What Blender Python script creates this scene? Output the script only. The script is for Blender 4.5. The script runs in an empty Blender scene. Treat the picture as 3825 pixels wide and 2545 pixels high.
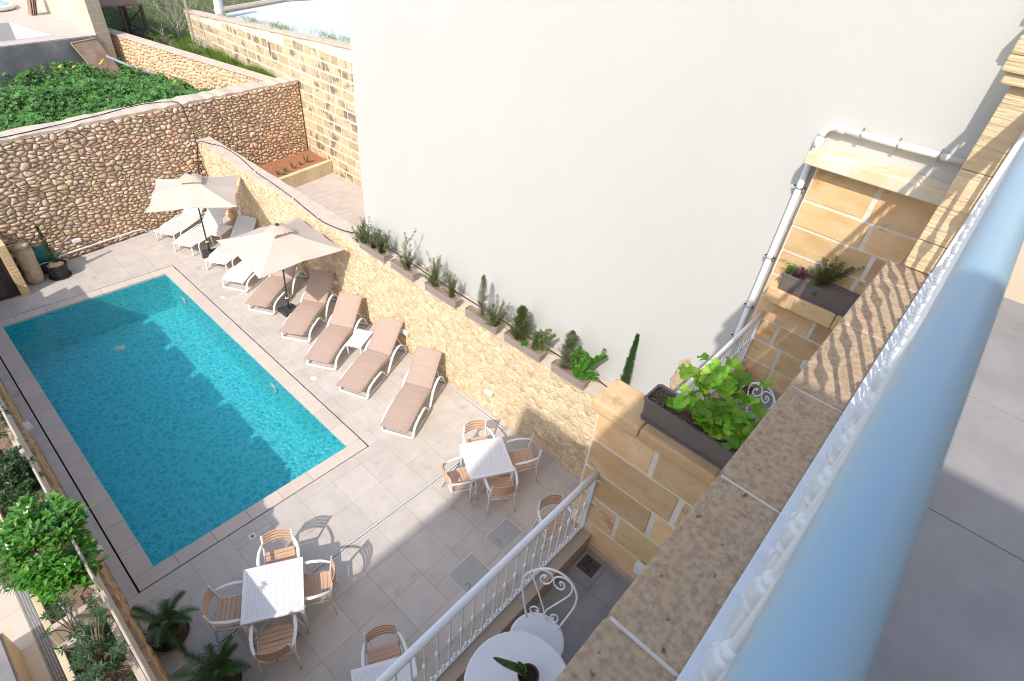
import bpy, math, random
from mathutils import Vector, Matrix, noise
R = math.radians
S = bpy.context.scene
COL = S.collection
# ------------------------------------------------------------------ camera
cam = bpy.data.objects.new('camera', bpy.data.cameras.new('camera'))
COL.objects.link(cam)
cr = Vector((0.67251884, -0.73517255, 0.08508665)); cu = Vector((0.41411843, 0.4691043, 0.78003018)); cf = Vector((0.61337129, 0.48934904, -0.61992998))
cam.matrix_world = Matrix(((cr.x, cu.x, -cf.x, 0), (cr.y, cu.y, -cf.y, 0), (cr.z, cu.z, -cf.z, 8.5), (0, 0, 0, 1)))
cam.data.sensor_width = 36.0
cam.data.lens = 36.0 * 2081.65 / 3825.0
cam.data.clip_start = 0.02
cam.data.clip_end = 600
cam.data.dof.use_dof = True
cam.data.dof.focus_distance = 10.0
cam.data.dof.aperture_fstop = 8.0
S.camera = cam
# ------------------------------------------------------------------ light
SUNV = Vector((-0.98, -0.373, 1.0)).normalized()      # towards the sun
sun = bpy.data.objects.new('sun', bpy.data.lights.new('sun', 'SUN'))
COL.objects.link(sun)
sun.data.energy = 2.05; sun.data.angle = R(0.6); sun.data.color = (1.0, 0.945, 0.87)
sun.rotation_euler = SUNV.to_track_quat('Z', 'Y').to_euler()
W = bpy.data.worlds.new('World'); S.world = W; W.use_nodes = True
nt = W.node_tree; nt.nodes.clear()
sky = nt.nodes.new('ShaderNodeTexSky'); sky.sky_type = 'NISHITA'; sky.sun_disc = False
sky.sun_elevation = math.asin(SUNV.z); sky.sun_rotation = math.atan2(SUNV.x, SUNV.y)
sky.air_density = 1.0; sky.dust_density = 1.7; sky.ozone_density = 1.0
bg = nt.nodes.new('ShaderNodeBackground'); bg.inputs[1].default_value = 0.15
wo = nt.nodes.new('ShaderNodeOutputWorld')
nt.links.new(sky.outputs[0], bg.inputs[0]); nt.links.new(bg.outputs[0], wo.inputs[0])
S.view_settings.view_transform = 'Standard'; S.view_settings.look = 'None'
S.view_settings.exposure = 0.96; S.view_settings.gamma = 1.0; S.view_settings.use_curve_mapping = False
S.render.engine = 'CYCLES'
S.cycles.max_bounces = 8; S.cycles.transparent_max_bounces = 12; S.cycles.sample_clamp_indirect = 8
S.cycles.use_denoising = True; S.cycles.filter_width = 1.05
# ------------------------------------------------------------------ materials
MATS = {}
def mat(name, c1, c2=None, c3=None, scale=4, detail=6, rough=0.7, bump=0.0, bscale=60, tint=0.0, rnd=0.0, metal=0.0,
        spec=0.4, lo=0.35, hi=0.65, stretch=None, spots=None, trans=0.0, bdist=0.004, backc=None, coat=0.0, hue=0.0):
    if name in MATS: return MATS[name]
    m = bpy.data.materials.new(name); m.use_nodes = True; MATS[name] = m
    n = m.node_tree.nodes; l = m.node_tree.links
    b = n['Principled BSDF']; b.inputs['Roughness'].default_value = rough; b.inputs['Metallic'].default_value = metal
    b.inputs['Specular IOR Level'].default_value = spec; b.inputs['Coat Weight'].default_value = coat
    tc = n.new('ShaderNodeTexCoord'); vec = tc.outputs['Object']
    if stretch:
        mp = n.new('ShaderNodeMapping'); mp.inputs['Scale'].default_value = stretch; l.new(vec, mp.inputs[0]); vec = mp.outputs[0]
    col = None
    if c2:
        ns = n.new('ShaderNodeTexNoise'); ns.inputs['Scale'].default_value = scale; ns.inputs['Detail'].default_value = detail
        ns.inputs['Roughness'].default_value = 0.6
        l.new(vec, ns.inputs['Vector'])
        rp = n.new('ShaderNodeValToRGB'); e = rp.color_ramp.elements
        e[0].position = lo; e[1].position = hi; e[0].color = (*c1, 1); e[1].color = (*c2, 1)
        if c3:
            k = rp.color_ramp.elements.new(min(0.98, hi + 0.13)); k.color = (*c3, 1)
        l.new(ns.outputs[0], rp.inputs[0]); col = rp.outputs[0]
    else:
        rgb = n.new('ShaderNodeRGB'); rgb.outputs[0].default_value = (*c1, 1); col = rgb.outputs[0]
    if spots:                       # (colour, scale, threshold)
        sn = n.new('ShaderNodeTexNoise'); sn.inputs['Scale'].default_value = spots[1]; sn.inputs['Detail'].default_value = 4
        l.new(vec, sn.inputs['Vector'])
        mr = n.new('ShaderNodeMapRange'); mr.inputs[1].default_value = spots[2]; mr.inputs[2].default_value = spots[2] + 0.10
        l.new(sn.outputs[0], mr.inputs[0])
        mx = n.new('ShaderNodeMix'); mx.data_type = 'RGBA'; l.new(mr.outputs[0], mx.inputs[0]); l.new(col, mx.inputs[6])
        mx.inputs[7].default_value = (*spots[0], 1); col = mx.outputs[2]
    if tint or rnd:
        hs = n.new('ShaderNodeHueSaturation'); l.new(col, hs.inputs['Color'])
        val = None
        if tint:
            at = n.new('ShaderNodeAttribute'); at.attribute_name = 'tint'
            ma = n.new('ShaderNodeMath'); ma.operation = 'MULTIPLY_ADD'; ma.inputs[1].default_value = 2 * tint; ma.inputs[2].default_value = 1 - tint
            l.new(at.outputs['Fac'], ma.inputs[0]); val = ma.outputs[0]
            if hue:
                hm = n.new('ShaderNodeMath'); hm.operation = 'MULTIPLY'; hm.inputs[1].default_value = 7.31; l.new(at.outputs['Fac'], hm.inputs[0])
                fr = n.new('ShaderNodeMath'); fr.operation = 'FRACT'; l.new(hm.outputs[0], fr.inputs[0])
                h2 = n.new('ShaderNodeMath'); h2.operation = 'MULTIPLY_ADD'; h2.inputs[1].default_value = 2 * hue; h2.inputs[2].default_value = 0.5 - hue
                l.new(fr.outputs[0], h2.inputs[0]); l.new(h2.outputs[0], hs.inputs['Hue'])
        if rnd:
            oi = n.new('ShaderNodeObjectInfo')
            mb = n.new('ShaderNodeMath'); mb.operation = 'MULTIPLY_ADD'; mb.inputs[1].default_value = 2 * rnd; mb.inputs[2].default_value = 1 - rnd
            l.new(oi.outputs['Random'], mb.inputs[0])
            if val is not None:
                mm = n.new('ShaderNodeMath'); mm.operation = 'MULTIPLY'; l.new(val, mm.inputs[0]); l.new(mb.outputs[0], mm.inputs[1]); val = mm.outputs[0]
            else: val = mb.outputs[0]
        l.new(val, hs.inputs['Value']); col = hs.outputs[0]
    l.new(col, b.inputs['Base Color'])
    if bump:
        bn = n.new('ShaderNodeTexNoise'); bn.inputs['Scale'].default_value = bscale; bn.inputs['Detail'].default_value = 5; bn.inputs['Roughness'].default_value = 0.65
        l.new(vec, bn.inputs['Vector'])
        bp = n.new('ShaderNodeBump'); bp.inputs['Strength'].default_value = bump; bp.inputs['Distance'].default_value = bdist
        l.new(bn.outputs[0], bp.inputs['Height']); l.new(bp.outputs[0], b.inputs['Normal'])
    if trans:
        tr = n.new('ShaderNodeBsdfTranslucent'); l.new(col, tr.inputs[0])
        ms = n.new('ShaderNodeMixShader'); ms.inputs[0].default_value = trans
        l.new(b.outputs[0], ms.inputs[1]); l.new(tr.outputs[0], ms.inputs[2]); l.new(ms.outputs[0], n['Material Output'].inputs[0])
    return m

M_plaster = mat('cream_plaster', (.518, .509, .478), (.532, .523, .492), (.540, .531, .50), scale=.6, detail=10, rough=.9, bump=.45, bscale=9, lo=.3, hi=.62, bdist=.010, stretch=(1, 1, .45))
M_tile = mat('porcelain_tile', (.50, .45, .40), (.565, .515, .465), (.53, .48, .43), scale=3, detail=9, rough=.55, rnd=.045, bump=.05, bscale=90, spots=((.45, .39, .335), 2.6, .62))
M_grout = mat('grout', (.34, .30, .26), (.40, .35, .31), scale=10)
M_copstone = mat('pool_coping_stone', (.56, .485, .42), (.60, .52, .45), (.62, .46, .30), scale=2.2, detail=8, rough=.6, rnd=.04, lo=.35, hi=.62, bump=.08)
M_slot = mat('slot_black', (.012, .012, .016))
M_rubble = mat('rubble_brown', (.68, .48, .31), (.82, .66, .49), (.68, .31, .14), scale=5, detail=10, rough=.9, tint=.26, hue=.022, bump=1.0, bscale=34, bdist=.04, lo=.36, hi=.56, spots=((.34, .18, .09), 30, .60))
M_rubbley = mat('rubble_yellow', (.66, .46, .25), (.78, .65, .46), (.70, .43, .20), scale=9, detail=9, rough=.9, tint=.16, hue=.010, bump=1.0, bscale=22, bdist=.04, lo=.36, hi=.56, spots=((.36, .20, .09), 26, .645))
M_rubbleo = mat('rubble_orange', (.66, .40, .23), (.74, .55, .38), (.62, .33, .16), scale=10, detail=8, rough=.9, tint=.2, hue=.01, bump=.9, bscale=30, bdist=.02)
M_mortar_b = mat('mortar_brown', (.36, .24, .15), (.30, .19, .12), scale=14, rough=.95)
M_mortar_y = mat('mortar_yellow', (.62, .46, .28), (.66, .53, .36), scale=14, rough=.95, bump=.6)
M_walltop = mat('wall_top_render', (.54, .44, .34), (.61, .52, .42), (.46, .36, .27), scale=5, detail=9, rough=.95, bump=.8, bscale=22, bdist=.015)
M_ashlar = mat('old_limestone', (.50, .37, .21), (.58, .46, .29), (.36, .27, .17), scale=6, detail=9, rough=.92, tint=.2, bump=.9, bscale=24, bdist=.015, lo=.35, hi=.56, spots=((.22, .165, .12), 2.6, .55))
M_ashlar2 = mat('limestone_block', (.54, .42, .24), (.60, .50, .32), (.50, .36, .20), scale=5, detail=9, rough=.92, tint=.14, bump=.9, bscale=24, bdist=.012)
M_mortar_w = mat('mortar_white', (.66, .57, .46), (.72, .64, .54), scale=8, rough=.95, bump=.6)
M_sand = mat('sandstone', (.64, .40, .19), (.72, .50, .28), (.44, .27, .13), scale=3.2, detail=10, rough=.85, tint=.20, hue=.008, bump=.6, bscale=30, bdist=.008, stretch=(1, 1, 2.2), lo=.34, hi=.60, spots=((.60, .28, .09), 2.2, .66))
M_sandmortar = mat('sandstone_mortar', (.68, .60, .50), (.76, .69, .60), scale=12, rough=.95, bump=.5, bscale=60)
M_striate = mat('striated_sandstone', (.66, .48, .28), (.74, .58, .37), (.58, .39, .20), scale=5, detail=8, rough=.85, tint=.06, bump=1.0, bscale=7, stretch=(1, .3, 7), bdist=.014)
M_coping = mat('granular_sandstone', (.52, .365, .225), (.38, .265, .17), (.24, .17, .12), scale=70, detail=12, rough=.85, bump=.4, bscale=150, rnd=.06, lo=.40, hi=.60, spots=((.07, .055, .05), 55, .665), bdist=.002)
M_white = mat('white_paint', (.76, .78, .80), rough=.32, spec=.5, coat=.3)
M_whitesky = mat('white_paint_sky_shade', (.30, .45, .54), rough=.34, spec=.4, coat=.0)  # white handrail paint with its blue sky-lit shade put into the colour
M_whitep = mat('white_resin', (.80, .79, .77), rough=.45, spec=.45)
M_whitemesh = mat('white_sling', (.80, .79, .78), (.74, .73, .72), scale=3, rough=.7, bump=.2, bscale=250, trans=.25)
M_cushion = mat('taupe_fabric', (.42, .31, .255), (.45, .335, .275), scale=5, rough=.9, bump=.35, bscale=4, bdist=.03, stretch=(3, .5, 1))
M_canopy = mat('cream_canvas', (.66, .56, .47), (.69, .59, .50), scale=2, rough=.9, trans=.22, bump=.25, bscale=5, bdist=.02)
M_canopyv = mat('cream_canvas_vent', (.66, .56, .45), (.60, .50, .40), scale=9, rough=.9, trans=.2, bump=1, bscale=14, bdist=.03)
M_dark = mat('dark_plastic', (.035, .035, .04), (.055, .055, .06), scale=20, rough=.6, bump=.3, bscale=120)
M_grey = mat('grey_pole', (.06, .065, .07), rough=.4)
M_beige = mat('beige_resin', (.60, .39, .26), (.63, .42, .285), scale=3, rough=.6, rnd=.03)
M_taupepot = mat('taupe_planter', (.30, .245, .215), (.33, .27, .24), scale=6, rough=.55, bump=.1)
M_shadepot = mat('shaded_taupe_planter', (.15, .125, .115), (.17, .14, .13), scale=6, rough=.55, bump=.1)  # same taupe planter, darkened in colour for the shade on the partition walls
M_soil = mat('soil', (.10, .06, .04), (.18, .11, .07), (.30, .20, .13), scale=22, detail=8, rough=.95, bump=1, bscale=40, bdist=.03)
M_mulch = mat('mulch', (.36, .27, .20), (.24, .16, .11), (.50, .40, .31), scale=40, detail=8, rough=.95, bump=1, bscale=60, bdist=.02)
M_redsoil = mat('red_soil', (.34, .15, .08), (.42, .20, .11), scale=12, rough=.95, bump=1, bscale=30, bdist=.03)
M_trav = mat('travertine', (.42, .32, .245), (.47, .365, .285), (.36, .265, .20), scale=4, detail=10, rough=.6, stretch=(1, 4, 4), bump=.2)
M_balfloor = mat('balcony_tile', (.27, .26, .26), (.345, .33, .328), scale=4, detail=9, rough=.55, rnd=.02)
M_greywall = mat('grey_cement', (.20, .19, .19), (.30, .28, .28), (.38, .38, .40), scale=1.6, detail=9, rough=.9, lo=.35, hi=.6, bump=.3)
M_ply = mat('weathered_board', (.22, .14, .10), (.36, .25, .18), (.16, .10, .07), scale=5, detail=9, rough=.9, stretch=(1, 1, .25))
M_lime = mat('pale_limestone', (.58, .49, .34), (.62, .54, .40), scale=3, detail=8, rough=.9, tint=.05, bump=.25)
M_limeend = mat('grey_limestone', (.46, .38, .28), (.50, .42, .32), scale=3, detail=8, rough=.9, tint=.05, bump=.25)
M_yplant = mat('yellow_limestone', (.58, .47, .29), (.66, .56, .38), (.52, .41, .24), scale=3, detail=8, rough=.85, tint=.05)
M_deck = mat('terrace_tile', (.48, .41, .36), (.56, .49, .44), (.43, .36, .31), scale=2.2, detail=9, rough=.7, stretch=(1, 3, 1), rnd=.03)
M_roof = mat('roof_concrete', (.56, .56, .57), (.64, .64, .65), (.50, .50, .52), scale=9, detail=10, rough=.95, bump=.6, bscale=18, bdist=.01)
M_leafm = mat('mallow_leaf', (.075, .20, .045), (.12, .28, .065), scale=3, rough=.6, tint=.45, hue=.012, trans=.3)
M_grass = mat('grass_blade', (.12, .24, .035), (.20, .30, .05), scale=2, rough=.7, tint=.4, hue=.02, trans=.25)
M_leafb = mat('glossy_leaf', (.07, .22, .022), (.13, .33, .04), scale=6, rough=.22, tint=.4, hue=.012, trans=.28, spec=.6)
M_leafd = mat('dark_leaf', (.04, .085, .03), (.07, .13, .045), scale=5, rough=.5, tint=.4, trans=.2)
M_leafg = mat('grey_green_leaf', (.12, .17, .09), (.16, .21, .11), scale=5, rough=.6, tint=.35, hue=.01, trans=.2)
M_leafo = mat('olive_leaf', (.10, .14, .04), (.16, .20, .06), scale=5, rough=.55, tint=.4, hue=.015, trans=.25)
M_leafr = mat('rosemary_leaf', (.09, .13, .045), (.14, .17, .06), scale=6, rough=.6, tint=.4, hue=.015, trans=.2)
M_leafp = mat('purple_leaf', (.10, .035, .06), (.14, .05, .08), scale=6, rough=.6, tint=.3, trans=.2)
M_ger = mat('geranium_leaf', (.14, .36, .02), (.22, .46, .03), (.42, .50, .06), scale=10, rough=.5, tint=.25, rnd=.42, trans=.35, lo=.36, hi=.55, bump=.5, bscale=40)
M_cyc = mat('cycad_leaf', (.03, .08, .02), (.055, .115, .03), scale=4, rough=.35, tint=.35, trans=.1)
M_fan = mat('fan_palm_leaf', (.22, .27, .13), (.30, .34, .18), scale=4, rough=.5, tint=.2, trans=.25)
M_bark = mat('bark', (.14, .09, .06), (.22, .16, .11), scale=20, rough=.9, bump=.8)
M_twig = mat('dry_twig', (.38, .31, .27), (.48, .41, .36), scale=9, rough=.9, tint=.2)
M_rust = mat('rusty_sheet', (.28, .13, .08), (.36, .20, .13), scale=5, rough=.85)
M_flower = mat('yellow_flower', (.80, .55, .02), rough=.6)
M_pvc = mat('white_pvc', (.80, .79, .77), rough=.35)
M_steel = mat('clamp_steel', (.45, .45, .46), rough=.35, metal=.9)
M_cable = mat('black_cable', (.03, .03, .032), rough=.5)
M_greypipe = mat('grey_pipe', (.25, .29, .33), rough=.4)
M_door = mat('brown_door', (.075, .045, .035), (.10, .065, .05), scale=6, rough=.5, stretch=(1, 1, 4))
M_doorf = mat('brown_frame', (.055, .035, .032), rough=.4)
M_boulder = mat('boulder', (.52, .38, .23), (.60, .48, .33), (.36, .26, .16), scale=8, detail=10, rough=.95, bump=1, bscale=14, bdist=.04)
M_teal = mat('teal_vinyl', (.02, .13, .15), (.03, .17, .19), scale=6, rough=.4)
M_burg = mat('burgundy_trim', (.22, .02, .04), rough=.4)
M_brownpot = mat('brown_pot', (.09, .06, .048), (.12, .08, .06), scale=8, rough=.45)
M_terrapot = mat('purple_brown_pot', (.16, .06, .05), rough=.45)
M_blackpot = mat('black_pot', (.02, .02, .022), (.035, .035, .037), scale=30, rough=.6)
M_iron = mat('drain_iron', (.07, .06, .055), (.10, .085, .075), scale=20, rough=.55)
M_grate = mat('white_grate', (.62, .60, .58), rough=.5)
M_hatch = mat('hatch_cover', (.40, .385, .36), (.43, .41, .385), scale=6, rough=.6, bump=.3, bscale=200)
M_jamb = mat('chiselled_jamb', (.66, .47, .24), (.72, .55, .31), scale=5, rough=.9, bump=1, bscale=9, stretch=(1, 1, 4), bdist=.03, tint=.08)
M_step = mat('pool_step_mosaic', (.40, .74, .78), (.46, .80, .84), scale=40, rough=.4)
M_bluecup = mat('blue_cap', (.05, .16, .30), rough=.3)
M_plate = mat('cream_plate', (.72, .68, .60), rough=.5)
M_float = mat('blue_cover', (.08, .30, .52), (.55, .65, .72), scale=3, rough=.5)
M_snake = mat('snake_leaf', (.035, .07, .03), (.06, .11, .045), scale=25, rough=.35, rnd=.1)
M_snakee = mat('snake_leaf_edge', (.38, .38, .08), rough=.4)
M_winglass = mat('window_glass', (.05, .06, .07), rough=.1)
M_housew = mat('house_stone', (.60, .50, .36), (.65, .55, .41), scale=2, rough=.9)
M_earth = mat('field_earth', (.20, .15, .09), (.14, .17, .06), (.26, .19, .12), scale=.4, detail=10, rough=.95)

def mosaic_mat():
    m = bpy.data.materials.new('pool_mosaic'); m.use_nodes = True
    n = m.node_tree.nodes; l = m.node_tree.links; b = n['Principled BSDF']
    b.inputs['Roughness'].default_value = .35
    geo = n.new('ShaderNodeNewGeometry'); tc = n.new('ShaderNodeTexCoord')
    sp = n.new('ShaderNodeSeparateXYZ'); l.new(tc.outputs['Object'], sp.inputs[0])
    sn = n.new('ShaderNodeSeparateXYZ'); l.new(geo.outputs['Normal'], sn.inputs[0])
    def grid(sock):
        a = n.new('ShaderNodeMath'); a.operation = 'MULTIPLY'; a.inputs[1].default_value = 1 / .048; l.new(sock, a.inputs[0])
        f = n.new('ShaderNodeMath'); f.operation = 'FRACT'; l.new(a.outputs[0], f.inputs[0])
        c = n.new('ShaderNodeMath'); c.operation = 'LESS_THAN'; c.inputs[1].default_value = .11; l.new(f.outputs[0], c.inputs[0]); return c.outputs[0]
    gx, gy, gz = [grid(sp.outputs[i]) for i in range(3)]
    def gate(g, nn):       # no joint on the axis the face looks along
        a = n.new('ShaderNodeMath'); a.operation = 'ABSOLUTE'; l.new(nn, a.inputs[0])
        c = n.new('ShaderNodeMath'); c.operation = 'LESS_THAN'; c.inputs[1].default_value = .5; l.new(a.outputs[0], c.inputs[0])
        k = n.new('ShaderNodeMath'); k.operation = 'MULTIPLY'; l.new(g, k.inputs[0]); l.new(c.outputs[0], k.inputs[1]); return k.outputs[0]
    gs = [gate(g, sn.outputs[i]) for i, g in enumerate((gx, gy, gz))]
    mx1 = n.new('ShaderNodeMath'); mx1.operation = 'MAXIMUM'; l.new(gs[0], mx1.inputs[0]); l.new(gs[1], mx1.inputs[1])
    mx2 = n.new('ShaderNodeMath'); mx2.operation = 'MAXIMUM'; l.new(mx1.outputs[0], mx2.inputs[0]); l.new(gs[2], mx2.inputs[1])
    vm = n.new('ShaderNodeVectorMath'); vm.operation = 'SCALE'; vm.inputs['Scale'].default_value = 1 / .048; l.new(tc.outputs['Object'], vm.inputs[0])
    fl = n.new('ShaderNodeVectorMath'); fl.operation = 'FLOOR'; l.new(vm.outputs[0], fl.inputs[0])
    wn = n.new('ShaderNodeTexWhiteNoise'); l.new(fl.outputs[0], wn.inputs[0])
    rp = n.new('ShaderNodeValToRGB'); e = rp.color_ramp.elements
    e[0].color = (.05, .52, .56, 1); e[1].color = (.09, .63, .67, 1); l.new(wn.outputs[0], rp.inputs[0])
    mx = n.new('ShaderNodeMix'); mx.data_type = 'RGBA'; l.new(mx2.outputs[0], mx.inputs[0]); l.new(rp.outputs[0], mx.inputs[6]); mx.inputs[7].default_value = (.24, .62, .66, 1)
    l.new(mx.outputs[2], b.inputs['Base Color'])
    return m
M_mosaic = mosaic_mat()

def water_mat():
    m = bpy.data.materials.new('pool_water'); m.use_nodes = True
    n = m.node_tree.nodes; l = m.node_tree.links; n.remove(n['Principled BSDF'])
    tc = n.new('ShaderNodeTexCoord')
    ns = n.new('ShaderNodeTexNoise'); ns.inputs['Scale'].default_value = 5; ns.inputs['Detail'].default_value = 2; l.new(tc.outputs['Object'], ns.inputs['Vector'])
    mxv = n.new('ShaderNodeMix'); mxv.data_type = 'RGBA'; mxv.inputs[0].default_value = .10; l.new(tc.outputs['Object'], mxv.inputs[6]); l.new(ns.outputs['Color'], mxv.inputs[7])
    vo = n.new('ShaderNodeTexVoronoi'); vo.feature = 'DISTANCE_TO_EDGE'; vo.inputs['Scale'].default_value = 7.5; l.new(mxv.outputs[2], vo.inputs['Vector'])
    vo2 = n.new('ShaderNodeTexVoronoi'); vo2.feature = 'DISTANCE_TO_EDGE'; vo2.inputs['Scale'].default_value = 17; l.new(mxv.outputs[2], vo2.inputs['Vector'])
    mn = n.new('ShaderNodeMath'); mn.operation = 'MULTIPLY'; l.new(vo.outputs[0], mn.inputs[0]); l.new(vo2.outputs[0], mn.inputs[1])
    rp = n.new('ShaderNodeValToRGB'); e = rp.color_ramp.elements    # caustic light web drawn into the water's see-through colour
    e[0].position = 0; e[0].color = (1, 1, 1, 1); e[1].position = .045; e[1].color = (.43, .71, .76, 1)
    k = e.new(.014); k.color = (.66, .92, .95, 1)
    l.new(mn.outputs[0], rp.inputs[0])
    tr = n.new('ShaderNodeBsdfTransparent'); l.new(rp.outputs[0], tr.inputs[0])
    gl = n.new('ShaderNodeBsdfGlossy'); gl.inputs['Roughness'].default_value = .04
    wv = n.new('ShaderNodeTexNoise'); wv.inputs['Scale'].default_value = 14; wv.inputs['Detail'].default_value = 3; l.new(tc.outputs['Object'], wv.inputs['Vector'])
    bp = n.new('ShaderNodeBump'); bp.inputs['Strength'].default_value = .6; bp.inputs['Distance'].default_value = .012; l.new(wv.outputs[0], bp.inputs['Height'])
    l.new(bp.outputs[0], gl.inputs['Normal'])
    fr = n.new('ShaderNodeFresnel'); fr.inputs['IOR'].default_value = 1.33; l.new(bp.outputs[0], fr.inputs['Normal'])
    ms = n.new('ShaderNodeMixShader'); l.new(fr.outputs[0], ms.inputs[0]); l.new(tr.outputs[0], ms.inputs[1]); l.new(gl.outputs[0], ms.inputs[2])
    l.new(ms.outputs[0], n['Material Output'].inputs[0])
    return m
M_water = water_mat()

def perf_mat():
    m = bpy.data.materials.new('perforated_white'); m.use_nodes = True
    n = m.node_tree.nodes; l = m.node_tree.links; b = n['Principled BSDF']; b.inputs['Roughness'].default_value = .45
    tc = n.new('ShaderNodeTexCoord'); sp = n.new('ShaderNodeSeparateXYZ'); l.new(tc.outputs['Object'], sp.inputs[0])
    def mt(op, a, v=None, b2=None):
        k = n.new('ShaderNodeMath'); k.operation = op; l.new(a, k.inputs[0])
        if v is not None: k.inputs[1].default_value = v
        if b2 is not None: l.new(b2, k.inputs[1])
        return k.outputs[0]
    def cell(s):
        a = mt('MULTIPLY', s, 1 / .0225); a = mt('ADD', a, 200.5); f = mt('FRACT', a); return mt('ABSOLUTE', mt('SUBTRACT', f, .5))
    cx, cy = cell(sp.outputs[0]), cell(sp.outputs[1])
    mx = mt('MAXIMUM', cx, None, cy); hole = mt('LESS_THAN', mx, .20)
    ex = mt('LESS_THAN', mt('ABSOLUTE', sp.outputs[0]), .345); ey = mt('LESS_THAN', mt('ABSOLUTE', sp.outputs[1]), .345)
    hole = mt('MULTIPLY', mt('MULTIPLY', hole, None, ex), None, ey)
    mixc = n.new('ShaderNodeMix'); mixc.data_type = 'RGBA'; l.new(hole, mixc.inputs[0]); mixc.inputs[6].default_value = (.80, .79, .80, 1); mixc.inputs[7].default_value = (.42, .40, .39, 1)
    l.new(mixc.outputs[2], b.inputs['Base Color']); return m
M_perf = perf_mat()

# ------------------------------------------------------------------ mesh helpers
class MB:
    def __init__(s): s.v = []; s.f = []; s.t = []
    def add(s, vs, fs, t=.5):
        o = len(s.v); s.v.extend([tuple(q) for q in vs]); s.f.extend([tuple(i + o for i in f) for f in fs]); s.t.extend([t] * len(fs)); return s
    def box(s, x0, y0, z0, x1, y1, z1, t=.5):
        return s.add([(x0, y0, z0), (x1, y0, z0), (x1, y1, z0), (x0, y1, z0), (x0, y0, z1), (x1, y0, z1), (x1, y1, z1), (x0, y1, z1)],
                     [(0, 3, 2, 1), (4, 5, 6, 7), (0, 1, 5, 4), (1, 2, 6, 5), (2, 3, 7, 6), (3, 0, 4, 7)], t)
    def prism(s, poly, z0, z1, t=.5):
        k = len(poly)
        vs = [(p[0], p[1], z0 if len(p) < 3 else p[2]) for p in poly] + [(p[0], p[1], z1 if len(p) < 4 else p[3]) for p in poly]
        return s.add(vs, [tuple(range(k - 1, -1, -1)), tuple(range(k, 2 * k))] + [(i, (i + 1) % k, k + (i + 1) % k, k + i) for i in range(k)], t)
    def tube(s, pts, r, n=8, closed=False, ry=None, t=.5, cap=True, up=None):
        pts = [Vector(p) for p in pts]; k = len(pts); rings = []
        rs = r if isinstance(r, (list, tuple)) else [r] * k
        prev = None
        for i, p in enumerate(pts):
            a = pts[i - 1] if (i > 0 or closed) else p; b = pts[(i + 1) % k] if (i < k - 1 or closed) else p
            d = (b - a)
            if d.length < 1e-9: d = Vector((0, 0, 1))
            d.normalize()
            if up is not None: u = Vector(up)
            elif prev is not None: u = prev
            else: u = Vector((0, 0, 1)) if abs(d.z) < .9 else Vector((1, 0, 0))
            u = u - d * u.dot(d)
            if u.length < 1e-6: u = d.orthogonal()
            u.normalize(); prev = u
            w = d.cross(u)
            rr = rs[i]; r2 = rr if ry is None else rr * ry
            rings.append([p + u * math.cos(2 * math.pi * (j + .5) / n) * rr + w * math.sin(2 * math.pi * (j + .5) / n) * r2 for j in range(n)])
        vs = [q for g in rings for q in g]; fs = []
        for i in range(k if closed else k - 1):
            i2 = (i + 1) % k
            for j in range(n): fs.append((i * n + j, i * n + (j + 1) % n, i2 * n + (j + 1) % n, i2 * n + j))
        if cap and not closed: fs.append(tuple(range(n - 1, -1, -1))); fs.append(tuple((k - 1) * n + j for j in range(n)))
        return s.add(vs, fs, t)
    def lathe(s, prof, c=(0, 0, 0), n=16, t=.5):
        vs = []; fs = []; k = len(prof)
        for r, z in prof:
            for j in range(n): a = 2 * math.pi * j / n; vs.append((c[0] + r * math.cos(a), c[1] + r * math.sin(a), c[2] + z))
        for i in range(k - 1):
            for j in range(n): fs.append((i * n + j, i * n + (j + 1) % n, (i + 1) * n + (j + 1) % n, (i + 1) * n + j))
        fs.append(tuple(range(n - 1, -1, -1))); fs.append(tuple((k - 1) * n + j for j in range(n)))
        return s.add(vs, fs, t)
    def sweep(s, path, prof, t=.5):      # path: list of (point, right, up); prof: closed list of (a,b)
        n = len(prof); vs = []; fs = []
        for p, rt, up in path:
            for a, b in prof: vs.append(Vector(p) + Vector(rt) * a + Vector(up) * b)
        for i in range(len(path) - 1):
            for j in range(n): fs.append((i * n + j, i * n + (j + 1) % n, (i + 1) * n + (j + 1) % n, (i + 1) * n + j))
        fs.append(tuple(range(n - 1, -1, -1))); fs.append(tuple((len(path) - 1) * n + j for j in range(n)))
        return s.add(vs, fs, t)
    def leaf(s, p, d, up, L, w, t=.5, bend=.15):
        d = Vector(d).normalized(); sd = d.cross(Vector(up))
        if sd.length < 1e-5: sd = d.orthogonal()
        sd.normalize(); nn = sd.cross(d); p = Vector(p)
        m = p + d * L * .5 - nn * L * bend * .3
        s.add([p, m + sd * w * .5 + nn * w * .12, p + d * L - nn * L * bend, m - sd * w * .5 + nn * w * .12, m], [(0, 1, 4), (1, 2, 4), (2, 3, 4), (3, 0, 4)], t)
    def lobed(s, p, nrm, rot, r, t=.5, lobes=5, notch=.55):
        n = Vector(nrm).normalized(); a = n.orthogonal().normalized(); b = n.cross(a); p = Vector(p); vs = [p]; k = lobes * 2
        for i in range(k + 1):
            an = rot + 2 * math.pi * (i / k) * .93; rr = r * (1 if i % 2 else notch)
            vs.append(p + (a * math.cos(an) + b * math.sin(an)) * rr + n * (.18 * r if i % 2 else -.05 * r))
        s.add(vs, [(0, i, i + 1) for i in range(1, k + 1)], t)

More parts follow.
